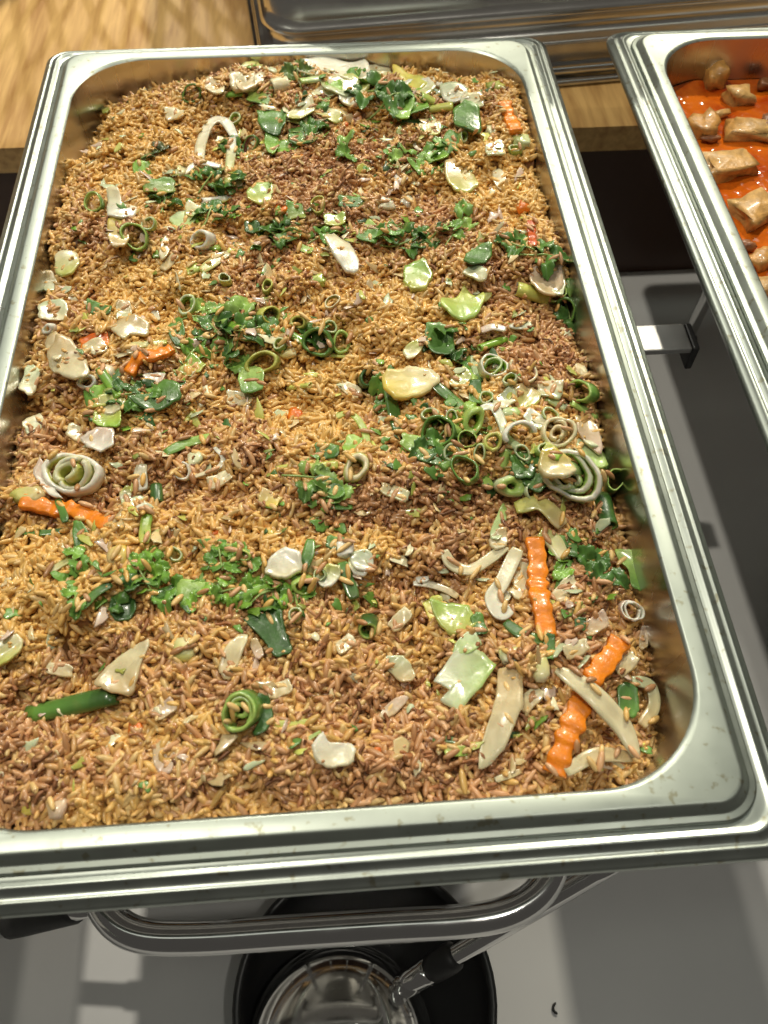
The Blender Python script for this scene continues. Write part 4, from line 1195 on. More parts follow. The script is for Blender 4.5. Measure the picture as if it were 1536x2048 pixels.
strip([(1008, 1252), (1045, 1268), (1088, 1282)], 24, 'dark green', 'dg', 'g', .25, noun='scallion strip', cat='scallion', name='scallion_strip')
scrap(1098, 1295, 18, 40, 'dark green', 'g', 'dg')
chunk(1018, 1312, 38, 32, 'pale cream', 'w', 'yg', boxy=.5, lift=.003)
chunk(1152, 1222, 40, 30, 'yellow-tan', 'yg', 'tn')
scrap(1160, 1250, 18, 20, 'small dark green', 'dg')
sheet([(1278, 1262), (1292, 1254), (1296, 1290), (1280, 1298)], 'standing tan', 'tn', 'pk', 1.2, .2, noun='onion shred', cat='onion', name='onion_shred')
carrot([(1236, 1288), (1215, 1322), (1180, 1362)], 46, '!short wide carrot stick half under the curved onion strip')
carrot([(1168, 1386), (1148, 1440), (1128, 1490), (1102, 1556)], 50, '!widest crinkled carrot stick at the near pan corner')
sheet([(1000, 1336), (1040, 1340), (1046, 1398), (1030, 1450), (992, 1520), (955, 1528), (974, 1452), (992, 1392)], '!long translucent cabbage piece running to the pan edge', 'cr', 'tn', 1.6, .18, lift=.005)
chunk(1080, 1336, 38, 60, 'oval cream', 'cr', 'yg', .8, rough=.05, noun='scallion bulb', cat='scallion', name='scallion_bulb')
strip([(1112, 1340), (1160, 1374), (1204, 1420), (1234, 1470), (1262, 1526)], 44, '!long curved cream onion strip lying over the carrots', 'cr', 'cr', .32, .0095, .2, .25, taper=.35)
strip([(1128, 1548), (1190, 1514), (1256, 1522)], 30, 'pale curved', 'cr', 'tn', .3, .0075, .2)
sheet([(1236, 1372), (1270, 1372), (1278, 1420), (1262, 1436), (1238, 1420)], 'dark green', 'g', 'dg', 1.4, .3, noun='scallion leaf', cat='scallion', name='scallion_leaf', mat='leaf', lift=.004)
strip([(1268, 1354), (1292, 1382), (1302, 1420), (1284, 1450)], 26, 'curled pale', 'gw', 'tn', .3, .006, .2)
strip([(865, 1482), (900, 1482), (940, 1490)], 14, 'dark green', 'g', 'dg', .4, noun='scallion strip', cat='scallion', name='scallion_strip')
scrap(912, 1503, 36, 16, 'bright green', 'bg', 'yg')
sheet([(765, 1325), (800, 1312), (822, 1330), (830, 1358), (800, 1362)], 'pale tan', 'tn', 'gw', 1.3, .25)
sheet([(758, 1430), (785, 1400), (820, 1390), (800, 1420), (770, 1440)], 'pale tan', 'tn', 'pk', 1.3, .25)
strip([(990, 1560), (1015, 1552), (1040, 1545)], 14, 'pale', 'cr', 'tn', .4)

# --- near left and middle
ring(145, 948, 58, 11, 255, 22, '!big white onion roll with a yellow-green heart', 'w', 'yg', 'w', .20, .85, 3, .27, lift=.002, noun='onion roll', cat='onion', name='onion_roll')
sheet([(160, 878), (194, 856), (228, 858), (230, 893), (200, 902), (172, 892)], 'flat white', 'w', 'pk', 1.4, .2, sharp=True, lift=.005, noun='onion petal', cat='onion', name='onion_petal')
sheet([(66, 950), (82, 918), (100, 945), (112, 985), (128, 1000), (98, 990)], 'white pointed', 'w', 'pk', 1.4, .3, sharp=True, lift=.004, noun='onion petal', cat='onion', name='onion_petal')
carrot([(48, 1012), (100, 1020), (150, 1026), (218, 1044)], 36, '!long carrot stick tucked under the big white onion roll')
chunk(55, 990, 64, 34, 'yellow-green', 'yg', 'tn', .6)
strip([(122, 1012), (128, 1030), (132, 1046)], 16, 'green', 'g', 'dg', .3, .006, noun='scallion strip', cat='scallion', name='scallion_strip')
strip([(36, 1066), (80, 1064), (130, 1062)], 15, 'long dark green', 'g', 'dg', .35, noun='scallion strip', cat='scallion', name='scallion_strip')
sheet([(146, 1050), (164, 1046), (178, 1070), (172, 1100), (150, 1094)], 'dark oval', 'dg', 'g', .9, .3, noun='scallion leaf', cat='scallion', name='scallion_leaf', mat='leaf')
cilantro(160, 1122, 28, 270, 'bright green', 2, 'g', 'bg')
strip([(98, 1146), (120, 1132), (142, 1120)], 16, 'cream', 'cr', 'yg', .4)
strip([(178, 1126), (195, 1140), (210, 1158)], 6, 'thin green', 'lg', 'g', .7, noun='herb stem', cat='coriander', name='herb_stem')
strip([(287, 934), (284, 962), (290, 992)], 27, 'short cream', 'cr', 'w', .25, .003, .1)
stalk((313, 974), (316, 1010), 26, 'dark green', 'dg', 'g', 'lg', .8)
sheet([(240, 988), (258, 976), (268, 986), (262, 1006), (244, 1004)], 'white', 'w', 'yg', 1.3, .3)
scrap(268, 1008, 36, 22, 'pale yellow-green', 'yg', 'gw', -20, 'cabbage shred', 'cabbage', 'cabbage_shred')
strip([(274, 1018), (292, 1016), (306, 1022)], 15, 'white and green', 'w', 'gw', .4, .004, noun='scallion strip', cat='scallion', name='scallion_strip')
strip([(296, 1030), (292, 1058), (290, 1088)], 24, 'bright green', 'bg', 'yg', .3, .003, noun='scallion strip', cat='scallion', name='scallion_strip')
strip([(306, 1070), (326, 1062), (350, 1058)], 14, 'cream', 'yg', 'cr', .4)
strip([(330, 906), (380, 890), (426, 870)], 24, 'flat green', 'g', 'lg', .25, .003, noun='scallion strip', cat='scallion', name='scallion_strip')
ring(364, 942, 20, 8, 270, 35, 'curled white', 'w', 'cr', 'w', .2, .9, a0=20, a1=260)
strip([(430, 898), (447, 918), (438, 944), (388, 960)], 11, '!thin white onion crescent', 'w', 'cr', .6, .003, .2)
chunk(390, 920, 30, 34, 'pale green', 'gw', 'cr')
chunk(236, 1112, 44, 44, 'round tan', 'tn', 'ye', .6, rough=.08)
for (x, y, r_, a_) in [(300, 1130, 32, 80), (330, 1185, 40, 10), (375, 1190, 36, 20), (440, 1110, 28, 100), (470, 1110, 26, 60)]:
    cilantro(x, y, r_, a_, 'mid green', 3, 'g', 'bg')
scrap(282, 1128, 26, 22, 'bright green', 'bg')
scrap(400, 1184, 74, 34, 'flat green', 'g', 'lg', 8)
ring(487, 1110, 14, 6, 260, 30, 'tiny yellow-green', 'yg', 'ol', 'lg', .3)
cilantro(520, 1190, 46, 40, '!coriander sprig tangled with scallions near a cream onion slice', 4, 'dg', 'bg')
cilantro(490, 1140, 32, 100, 'mid green', 3, 'g', 'bg')
cilantro(560, 1180, 34, 20, 'bright green', 3, 'g', 'bg')
chunk(563, 1206, 28, 38, 'bright yellow-green', 'bg', 'lg', boxy=.5, noun='scallion bulb', cat='scallion', name='scallion_bulb')
ring(712, 936, 31, 10, 260, 20, '!thick yellow-green scallion ring lying flat', 'yg', 'ol', 'cr', .42, .9)
stalk((612, 936), (676, 930), 19, 'pale yellow', 'yg', 'cr', 'yg', .6)
stalk((552, 938), (592, 932), 10, 'thin yellow', 'yg', 'yg', 'yg', .6)
cilantro(620, 955, 44, 350, '!flat veined coriander leaf next to the thick yellow-green ring', 3, 'dg', 'lg')
sheet([(630, 960), (668, 958), (690, 978), (682, 1000), (645, 990)], 'dark veined', 'g', 'dg', .6, .3, noun='coriander leaf', cat='coriander', name='coriander_leaf', mat='leaf')
strip([(642, 1010), (675, 1014), (705, 1020)], 18, 'dark green', 'dg', 'g', .3, noun='scallion strip', cat='scallion', name='scallion_strip')
scrap(655, 904, 38, 24, 'dark green', 'dg', 'g')
scrap(705, 890, 26, 34, 'bright green', 'bg', 'lg', 20)
sheet([(530, 1142), (556, 1104), (596, 1106), (604, 1136), (575, 1156), (545, 1154)], '!plump cream onion slice beside a pale green ring', 'cr', 'w', 2.6, .16, noun='onion slice', cat='onion', name='onion_slice', lift=.004)
strip([(622, 1082), (616, 1115), (606, 1150)], 24, 'flat green', 'g', 'dg', .25, .004, noun='scallion strip', cat='scallion', name='scallion_strip')
ring(606, 1168, 23, 15, 265, 50, 'oval pale green', 'lg', 'bg', 'lg', .3, .75)
sheet([(630, 1150), (655, 1132), (682, 1140), (672, 1165), (645, 1178)], 'cream', 'w', 'yg', 1.8, .3)
sheet([(696, 1122), (720, 1116), (738, 1132), (730, 1150), (706, 1148)], 'cream', 'w', 'yg', 1.8, .3)
chunk(690, 1100, 32, 30, 'square white', 'w', None, boxy=.4, lift=.003)
strip([(684, 1122), (694, 1160), (710, 1206)], 27, 'wide dark green', 'g', 'dg', .28, .004, noun='scallion strip', cat='scallion', name='scallion_strip')
scrap(672, 1088, 30, 22, 'dark green', 'dg', 'g', 10)
sheet([(484, 1236), (520, 1218), (560, 1222), (572, 1262), (584, 1298), (552, 1312), (520, 1272)], '!large matt dark green leaf lying crumpled on brown rice', 'dg', 'dg', .9, .35, noun='scallion leaf', cat='scallion', name='scallion_leaf', mat='leaf', lift=.004)
ring(736, 1252, 21, 12, 250, 50, 'cube-like green', 'dg', 'g', 'lg', .3, .9)
sheet([(438, 1332), (462, 1282), (496, 1268), (480, 1318), (460, 1358), (446, 1356)], 'tan triangular', 'tn', 'cr', 1.4, .3, noun='onion petal', cat='onion', name='onion_petal')
sheet([(500, 1290), (515, 1280), (528, 1310), (515, 1320)], 'pinkish', 'pk', 'tn', 1.2, .3, noun='onion shred', cat='onion', name='onion_shred')
ring(486, 1422, 40, 14, 250, 25, '!coiled green scallion slice with dark outer leaf', 'g', 'lg', 'lg', .21, .9, 3, .28, lift=.002)
sheet([(518, 1395), (540, 1400), (545, 1440), (525, 1470), (505, 1468), (520, 1440)], 'dark green', 'dg', 'dg', .9, .4, noun='scallion leaf', cat='scallion', name='scallion_leaf', mat='leaf')
stalk((550, 1450), (626, 1446), 17, 'pale yellow-green', 'yg', 'ol', 'yg', .5)
strip([(546, 1506), (600, 1486), (642, 1464)], 9, 'thin pale', 'cr', 'lg', .4, noun='scallion strip', cat='scallion', name='scallion_strip')
sheet([(624, 1502), (644, 1466), (660, 1486), (704, 1488), (708, 1525), (670, 1538), (640, 1530)], '!smooth cream onion petal near the coiled scallion', 'cr', 'w', 2.2, .25, noun='onion petal', cat='onion', name='onion_petal', lift=.003)
stalk((60, 1436), (240, 1394), 42, '!longest dark green scallion tube lying on the rice', 'g', 'dg', 'g', .55, c2='dg')
sheet([(190, 1362), (236, 1312), (302, 1284), (282, 1336), (264, 1388), (216, 1384)], '!large translucent onion petal above the longest scallion tube', 'tn', 'cr', 1.6, .25, noun='onion petal', cat='onion', name='onion_petal', lift=.003)
chunk(370, 1300, 50, 52, 'round pale green', 'cr', 'yg', .6, rough=.05, noun='scallion bulb', cat='scallion', name='scallion_bulb')
sheet([(-10, 1284), (34, 1268), (46, 1292), (22, 1322), (-10, 1332)], 'pale yellow-green', 'yg', 'cr', 1.8, .25)
cilantro(150, 1200, 28, 80, 'bright green', 2, 'g', 'bg')
strip([(166, 1222), (196, 1196), (226, 1172)], 20, 'dark green', 'g', 'dg', .3, .003, noun='scallion strip', cat='scallion', name='scallion_strip')
sheet([(226, 1200), (262, 1196), (275, 1215), (258, 1240), (226, 1238)], 'dark', 'dg', 'dg', .9, .3, noun='scallion leaf', cat='scallion', name='scallion_leaf', mat='leaf')
chunk(271, 1456, 28, 28, 'dull orange', 'or_', 'rd', noun='carrot bit', cat='carrot', name='carrot_bit', mat='carrot')
sheet([(306, 1500), (330, 1478), (350, 1500), (345, 1545), (318, 1548)], 'translucent greyish', 'pk', 'tn', 1.2, .2, noun='onion petal', cat='onion', name='onion_petal', lift=.001)
chunk(66, 1614, 40, 30, 'yellow', 'ye', None, noun='egg crumb', cat='egg', name='egg_crumb')
chunk(115, 1615, 40, 44, 'pale tan', 'tn', 'pk', rough=.1)
for (x, y) in [(540, 1065), (700, 1010), (760, 1000), (560, 800), (500, 600)]:
    chunk(x, y, 16, 12, 'tiny yellow', 'ye', None, noun='egg crumb', cat='egg', name='egg_crumb')
for (x, y) in [(430, 1065), (455, 420), (690, 250), (720, 1440), (755, 1500), (1000, 650)]:
    chunk(x, y, 15, 12, 'tiny red-orange', 'or_', 'rd', noun='carrot bit', cat='carrot', name='carrot_bit', mat='carrot')

# --- smaller pieces between the big ones
for (x, y, r_, c_, look) in [(905, 835, 15, 'lg', 'small pale green'), (960, 905, 17, 'lg', 'pale green'), (1045, 905, 18, 'gw', 'whitish'), (860, 830, 18, 'g', 'mid green'), (1085, 900, 16, 'lg', 'pale green'), (905, 905, 20, 'g', 'mid green'), (1060, 985, 18, 'gw', 'whitish'), (970, 800, 16, 'lg', 'pale green'),
                             (1100, 830, 17, 'lg', 'pale green'), (1020, 760, 15, 'gw', 'whitish'), (1180, 960, 18, 'lg', 'pale green'), (660, 655, 15, 'lg', 'small pale green'), (560, 690, 14, 'g', 'small green'), (450, 560, 14, 'yg', 'yellow-green'), (300, 455, 15, 'lg', 'pale green'), (470, 240, 14, 'lg', 'pale green'), (640, 1150, 15, 'g', 'small green'), (350, 1110, 16, 'lg', 'pale green'), (590, 1230, 15, 'lg', 'pale green'), (1030, 300, 13, 'lg', 'small pale green'), (700, 170, 13, 'g', 'small green'), (925, 275, 13, 'lg', 'small pale green')]:
    ring(x, y, r_, 7, 230 + (x * 7) % 80, 20 + (y * 3) % 30, look, c_, 'lg' if c_ != 'yg' else 'ol', 'gw', .25)
for (x, y, w_, h_, c_, c2_, look) in [(500, 140, 40, 22, 'cr', 'yg', 'pale'), (760, 150, 36, 22, 'yg', 'cr', 'yellowish'), (650, 185, 40, 20, 'gw', 'cr', 'whitish'), (945, 205, 36, 22, 'gw', 'cr', 'whitish'), (430, 175, 30, 18, 'cr', 'tn', 'pale'), (700, 200, 34, 16, 'cr', 'w', 'pale'), (860, 260, 34, 18, 'yg', 'cr', 'yellowish'), (350, 230, 30, 16, 'tn', 'cr', 'tan'), (990, 300, 30, 20, 'gw', 'cr', 'whitish'),
                                      (1100, 780, 40, 26, 'gw', 'tn', 'whitish'), (1010, 800, 36, 24, 'cr', 'gw', 'pale'), (1070, 840, 36, 22, 'gw', 'w', 'whitish'), (920, 760, 36, 22, 'gw', 'yg', 'whitish'), (160, 870, 40, 24, 'tn', 'cr', 'tan'), (70, 850, 34, 30, 'gw', 'cr', 'whitish'), (60, 760, 26, 44, 'cr', 'gw', 'pale'), (1130, 1180, 46, 26, 'tn', 'cr', 'tan'), (1040, 1180, 34, 24, 'cr', 'tn', 'pale'), (1190, 1250, 44, 26, 'tn', 'pk', 'tan'), (1150, 1300, 40, 24, 'tn', 'cr', 'tan'), (1250, 1330, 40, 26, 'tn', 'cr', 'tan'), (1060, 1400, 44, 26, 'tn', 'cr', 'tan'), (560, 1380, 40, 24, 'tn', 'cr', 'tan'), (330, 1420, 40, 22, 'tn', 'pk', 'tan'), (120, 1340, 40, 20, 'tn', 'cr', 'tan'), (690, 1290, 36, 20, 'tn', 'cr', 'tan'), (800, 1240, 40, 22, 'tn', 'cr', 'tan'), (440, 960, 40, 20, 'tn', 'cr', 'tan'), (540, 1000, 34, 24, 'ye', 'tn', 'yellowish'), (790, 985, 46, 18, 'gw', 'tn', 'whitish'), (480, 800, 40, 22, 'tn', 'cr', 'tan'), (700, 780, 36, 18, 'tn', 'cr', 'tan')]:
    scrap(x, y, w_, h_, look, c_, c2_, (x * 13 + y * 7) % 90 - 45, 'cabbage shred', 'cabbage', 'cabbage_shred', 1.3)
for (x, y, r_, a_, c1_, c2_, look) in [(900, 850, 30, 40, 'g', 'bg', 'bright green'), (860, 895, 34, 200, 'dg', 'g', 'dark green'), (1050, 935, 30, 120, 'dg', 'g', 'dark green'), (690, 300, 26, 60, 'g', 'lg', 'mid green'), (620, 260, 30, 10, 'dg', 'g', 'dark green'), (720, 180, 26, 300, 'g', 'bg', 'bright green'), (560, 470, 34, 170, 'dg', 'g', 'dark green'), (650, 470, 30, 20, 'g', 'g', 'mid green'), (390, 700, 28, 60, 'g', 'bg', 'bright green'), (430, 660, 36, 120, 'dg', 'g', 'dark green'), (620, 665, 30, 30, 'dg', 'g', 'dark green'), (250, 790, 34, 200, 'dg', 'g', 'dark green'), (330, 400, 28, 80, 'dg', 'g', 'dark green'), (470, 300, 26, 10, 'dg', 'g', 'dark green'),
                                      (860, 480, 30, 200, 'dg', 'g', 'dark green'), (930, 450, 26, 80, 'g', 'lg', 'mid green'), (1120, 1130, 30, 60, 'g', 'bg', 'bright green'), (1190, 1130, 36, 150, 'dg', 'g', 'dark green'), (650, 985, 36, 330, 'g', 'lg', 'mid green'), (590, 1190, 34, 100, 'g', 'bg', 'bright green'), (250, 1190, 36, 20, 'dg', 'g', 'dark green'), (460, 1180, 36, 200, 'g', 'bg', 'bright green'), (285, 1150, 34, 120, 'g', 'bg', 'bright green'), (870, 300, 26, 200, 'g', 'lg', 'mid green'), (900, 690, 34, 90, 'dg', 'g', 'dark green'), (760, 800, 26, 70, 'g', 'g', 'mid green'), (1140, 640, 30, 280, 'dg', 'g', 'dark green')]:
    cilantro(x, y, r_, a_, look, 2 + (x + y) % 3, c1_, c2_)
for (pa, pb, w_, c_, c2_, look) in [((470, 1198), (540, 1170), 22, 'g', 'bg', 'mid green'), ((300, 1200), (350, 1180), 24, 'g', 'dg', 'dark green'), ((420, 1195), (470, 1160), 18, 'bg', 'lg', 'bright green'), ((540, 1165), (590, 1190), 20, 'g', 'bg', 'mid green'), ((850, 880), (900, 920), 24, 'g', 'dg', 'dark green'), ((880, 940), (930, 910), 20, 'g', 'lg', 'mid green'), ((1000, 870), (1040, 900), 20, 'lg', 'gw', 'pale green'), ((1090, 800), (1130, 820), 20, 'lg', 'gw', 'pale green'), ((1190, 900), (1215, 940), 24, 'lg', 'g', 'pale green'),
                                   ((440, 640), (480, 660), 18, 'g', 'bg', 'mid green'), ((580, 670), (610, 690), 18, 'g', 'bg', 'mid green'), ((200, 740), (240, 800), 20, 'g', 'bg', 'mid green'), ((600, 180), (640, 175), 18, 'lg', 'gw', 'pale green'), ((840, 200), (870, 215), 22, 'lg', 'yg', 'pale green'), ((450, 200), (490, 195), 16, 'g', 'bg', 'mid green'), ((1130, 560), (1150, 600), 22, 'g', 'lg', 'mid green'), ((940, 720), (950, 770), 20, 'g', 'lg', 'mid green')]:
    stalk(pa, pb, w_, look, c_, 'lg', 'gw', .55, c2=c2_, lift=.002)
for (poly, c_, c2_, look) in [([(640, 160), (690, 150), (720, 165), (700, 190), (655, 188)], 'gw', 'yg', 'pale green'), ([(590, 130), (620, 125), (640, 145), (610, 155)], 'cr', 'w', 'cream'), ([(800, 165), (850, 160), (870, 180), (840, 195), (810, 190)], 'yg', 'w', 'pale yellow'), ([(880, 175), (930, 175), (945, 200), (900, 205)], 'w', 'gw', 'white'), ([(470, 155), (500, 150), (515, 170), (480, 180)], 'tn', 'cr', 'tan'),
                              ([(90, 690), (115, 670), (135, 700), (115, 730)], 'cr', 'tn', 'cream'), ([(80, 560), (105, 548), (118, 575), (95, 590)], 'gw', 'tn', 'pale green'), ([(165, 690), (200, 680), (215, 700), (180, 715)], 'tn', 'cr', 'tan'), ([(1160, 860), (1190, 855), (1205, 890), (1175, 895)], 'gw', 'pk', 'whitish'), ([(1035, 1120), (1060, 1140), (1050, 1190), (1025, 1170)], 'tn', 'cr', 'tan'), ([(980, 1180), (1010, 1170), (1020, 1200), (990, 1215)], 'cr', 'w', 'cream'), ([(700, 1110), (740, 1105), (745, 1135), (712, 1140)], 'w', 'gw', 'white'), ([(1100, 540), (1130, 550), (1125, 590), (1098, 580)], 'gw', 'tn', 'pale green')]:
    sheet(poly, look, c_, c2_, 1.5, .3)
# ------------------------------------------------------------------ labels of the toppings
LM = [(675, 137, 'the big cabbage piece at the far wall'), (545, 240, 'the square dark leaf'), (430, 290, 'the cream onion arch'), (745, 214, 'the large dark coriander sprig'), (274, 486, 'the large open green ring'),
      (685, 508, 'the smooth cream petal'), (1020, 235, 'the short carrot in the corner'), (935, 240, 'the glossy dark chunk'), (922, 350, 'the broad tan slice'), (1090, 510, 'the drooping dark coriander'),
      (304, 732, 'the carrot by the tan leaf'), (138, 722, 'the broad tan cabbage leaf'), (325, 790, 'the large dark scallion leaf'), (478, 672, 'the stemmed coriander sprig'), (525, 727, 'the wide olive ring'),
      (637, 686, 'the glossy dark green ring'), (820, 765, 'the pale yellow egg piece'), (835, 556, 'the folded yellow-green block'), (925, 610, 'the crinkled pale green slice'), (880, 682, 'the squarish dark leaf'),
      (985, 735, 'the white-rimmed green ring'), (878, 868, 'the cluster of dark rings'), (1038, 868, 'the white half ring'), (1115, 866, 'the cream leek ring'), (1138, 962, 'the layered leek roll'),
      (1019, 978, 'the flat-cut scallion bulb'), (940, 1120, 'the hooked tan onion strip'), (1080, 1180, 'the long carrot stick'), (1255, 1140, 'the drooping coriander leaf'), (935, 1350, 'the folded cabbage piece'),
      (1215, 1322, 'the short wide carrot'), (1135, 1470, 'the widest carrot stick'), (1000, 1430, 'the long translucent cabbage'), (1200, 1430, 'the long curved onion strip'), (145, 948, 'the big white onion roll'),
      (130, 1028, 'the carrot under the onion roll'), (425, 930, 'the thin white crescent'), (520, 1190, 'the tangled coriander'), (712, 936, 'the thick yellow-green ring'), (620, 955, 'the flat veined coriander'),
      (565, 1130, 'the plump cream onion slice'), (535, 1262, 'the crumpled dark leaf'), (486, 1422, 'the coiled scallion slice'), (670, 1505, 'the near cream petal'), (150, 1412, 'the longest scallion tube'), (248, 1342, 'the large translucent petal')]
GRP = {'scallion': 'scallion pieces strewn on the rice', 'coriander': 'coriander strewn on the rice', 'carrot': 'carrot pieces in the rice', 'cabbage': 'cabbage pieces in the rice', 'onion': 'onion pieces in the rice', 'egg': 'egg pieces in the rice', 'leek': 'leek pieces on the rice'}
from collections import Counter
def near_lm(px, py): return [l[2] for l in sorted(LM, key=lambda l: (l[0] - px) ** 2 + ((l[1] - py) * 1.2) ** 2)]
labs = []
for (o, px, py, look, noun, cat, size) in PIECES:
    labs.append(look[1:] if look[0] == '!' else f'{look} {noun} near {near_lm(px, py)[0]}')
cnt = Counter(labs)
for lab, (o, px, py, look, noun, cat, size) in zip(labs, PIECES):
    if cnt[lab] > 1:
        n_ = near_lm(px, py)
        lab = f'{look} {noun} between {n_[0]} and {n_[1]}'.replace(' the ', ' ')
    tag(o, lab, cat, GRP[cat])

# crisp shallot shreds lie all over the brown patches: too many and too small to count
V_, F_, C_ = [], [], []; off = 0
cand = np.where((bro > .62) & (lay > .2))[0]
for i in rng.choice(cand, 1100, replace=False):
    a = rng.uniform(0, 6.28); Ls = rng.uniform(.003, .008); w = rng.uniform(.0004, .0010); bend = rng.normal(0, .5)
    c = rng.uniform(.6, 1.5); col_ = np.array([.30, .125, .05]) * c
    for k in range(5):
        f = k / 4 - .5; aa = a + bend * f * 2
        x = P[i, 0] + Ls * f * math.cos(a) - bend * Ls * f * f * math.sin(a); y = P[i, 1] + Ls * f * math.sin(a) + bend * Ls * f * f * math.cos(a)
        if not inside(np.array(x), np.array(y), .143, .2455, .043): x, y = P[i, 0], P[i, 1]
        z = P[i, 2] + .0016 + .0010 * math.sin(5 * f + a)
        nx_, ny_ = -math.sin(aa) * w, math.cos(aa) * w
        V_ += [(x + nx_, y + ny_, z), (x, y, z + w * .7), (x - nx_, y - ny_, z), (x, y, z - w * .5)]; C_ += [col_] * 4
        if k:
            b0 = off + (k - 1) * 4
            for j in range(4): F_.append((b0 + j, b0 + (j + 1) % 4, b0 + 4 + (j + 1) % 4, b0 + 4 + j))
    off += 20
tag(mesh_obj('fried_shallots', np.array(V_), F_, M['shallot'], None, np.array(C_)), 'crisp brown shallot shreds scattered over the fried rice', 'fried shallots', None, 'stuff')

# grains that stick to the vegetables
st_V, st_C, st_F = [], [], []; off = 0
bpy.context.view_layer.update()
for (o, px, py, look, noun, cat, size) in PIECES:
    if size < 22: continue
    parts = [o] if o.type == 'MESH' else [c for c in o.children if c.name.split('.')[0] != 'stem']
    cnt_ = int(rng.integers(0, 3 + size // 36))
    for _ in range(cnt_):
        c = parts[int(rng.integers(len(parts)))]
        vs = c.data.vertices
        for _try in range(12):
            v = vs[int(rng.integers(len(vs)))]
            if v.normal.z > .35: break
        else: continue
        w_ = np.array(c.matrix_world @ v.co); nrm = np.array(v.normal)
        if not inside(w_[0], w_[1], .142, .244, .043): continue
        SV, SF = shapes[int(rng.integers(3))]
        a_ = rng.uniform(0, 6.28); X = np.array([math.cos(a_), math.sin(a_), 0]); X -= nrm * (X @ nrm); X /= np.linalg.norm(X); Y = np.cross(nrm, X)
        Lg, Wg = rng.triangular(.0022, .0036, .0048), rng.uniform(.0011, .0015)
        VV = w_ + nrm * Wg * .55 + (SV * np.array([Lg, Wg, Wg])) @ np.stack([X, Y, nrm])
        st_V.append(VV); st_C.append(np.tile((golden, pale, pink, brn)[int(rng.integers(4))] * rng.uniform(.85, 1.1), (len(SV), 1)))
        st_F += [tuple(i + off for i in f) for f in SF]; off += len(SV)
o = mesh_obj('stuck_grains', np.concatenate(st_V), st_F, M['rice'], rice, np.concatenate(st_C)); tag(o, kind='stuff')

# ------------------------------------------------------------------ curry
def sauce_mat():
    m, nt, b = new_mat('curry_sauce')
    co = nd(nt, 'ShaderNodeTexCoord')
    n = nd(nt, 'ShaderNodeTexNoise', Scale=38.0, Detail=5.0, Distortion=.6)
    nt.links.new(co.outputs['Object'], n.inputs['Vector'])
    r = nd(nt, 'ShaderNodeValToRGB')
    r.color_ramp.elements[0].position = .32; r.color_ramp.elements[1].position = .66
    r.color_ramp.elements[0].color = (.34, .040, .003, 1); r.color_ramp.elements[1].color = (.62, .140, .008, 1)
    nt.links.new(n.outputs[0], r.inputs[0]); nt.links.new(r.outputs[0], b.inputs['Base Color'])
    b.inputs['Roughness'].default_value = .06
    v = nd(nt, 'ShaderNodeTexVoronoi', Scale=170.0); v.feature = 'SMOOTH_F1'
    nt.links.new(co.outputs['Object'], v.inputs['Vector'])
    bp = nd(nt, 'ShaderNodeBump', Strength=.5, Distance=.002)
    nt.links.new(v.outputs['Distance'], bp.inputs['Height']); nt.links.new(bp.outputs[0], b.inputs['Normal'])
    return m
M['sauce'] = sauce_mat()
ZS = -.029
V = []; Fc = []; nr = 48
for k in range(nr):
    f = 1 - k / nr
    Q = rrect(.1453 * f, .2478 * f, .044 * f, 14)
    V += [(x + CX2, y + CY2, ZS + .0030 * float(vnoise(x / .03, y / .03, 21)) + .0014 * float(vnoise(x / .010, y / .010, 22))) for x, y in Q]
m_ = len(Q)
for k in range(nr - 1):
    for j in range(m_):
        Fc.append((k * m_ + j, k * m_ + (j + 1) % m_, (k + 1) * m_ + (j + 1) % m_, (k + 1) * m_ + j))
Fc.append(tuple(range((nr - 1) * m_, nr * m_)))
tag(mesh_obj('curry_sauce', np.array(V), Fc, M['sauce']), 'glossy orange-red curry sauce filling the second pan', 'curry')
C['tf'] = np.array([.66, .42, .15]); C['tf2'] = np.array([.58, .29, .07]); C['mt'] = np.array([.28, .10, .03])
TOFU = [(1430, 158, 46, 46, 'tf2', 'small pointed tofu piece against the far wall of the curry pan', 1.0, 0, .6), (1478, 192, 62, 46, 'tf', 'yellowish tofu lump half sunk in smooth orange sauce', .7, 10, .6),
        (1404, 256, 62, 52, 'tf2', 'three-cornered tofu piece by the curry pan wall', .8, 30, .55), (1440, 228, 44, 16, 'tf', 'thin pale strip on the three-cornered tofu piece', .7, 10, .8),
        (1497, 262, 92, 54, 'tf', 'flat pale tofu slab with a dark speckled edge', .45, -15, .4), (1420, 276, 36, 18, 'mt', 'ragged brown meat shred beside the three-cornered tofu', .7, 0, .8),
        (1455, 335, 118, 66, 'tf', 'largest flat-topped tofu block in the orange curry', .55, 8, .35), (1512, 425, 96, 76, 'tf', 'tilted tofu slab with one pale long edge', .5, 25, .4),
        (1490, 492, 40, 24, 'mt', 'small brown lump beside the tilted tofu slab', .7, 0, .8), (1520, 520, 50, 40, 'tf2', 'yellow-brown tofu piece close to the pan rim', .6, 20, .5), (1534, 168, 40, 24, 'mt', 'brown speckled piece near the far curry pan wall', .7, 0, .7), (1530, 575, 40, 50, 'tf', 'golden tofu piece at the inner edge of the curry pan', .6, -20, .5), (1540, 250, 40, 40, 'mt', 'dark speckled crust piece beside the flat tofu slab', .6, 0, .7)]
for (x, y, w_, h_, c_, lab, zh, rt, bxy) in TOFU:
    chunk(x, y, w_, h_, '', c_, 'tf2' if c_ != 'mt' else 'mt', zh, 0, .22, 'tofu piece', 'tofu', 'tofu_piece' if c_ != 'mt' else 'meat_piece', 'tofu', rt, z0=ZS + .003, boxy=bxy)
    o = PIECES.pop()[0]
    tag(o, lab, 'tofu' if c_ != 'mt' else 'meat', 'pieces floating in the curry')

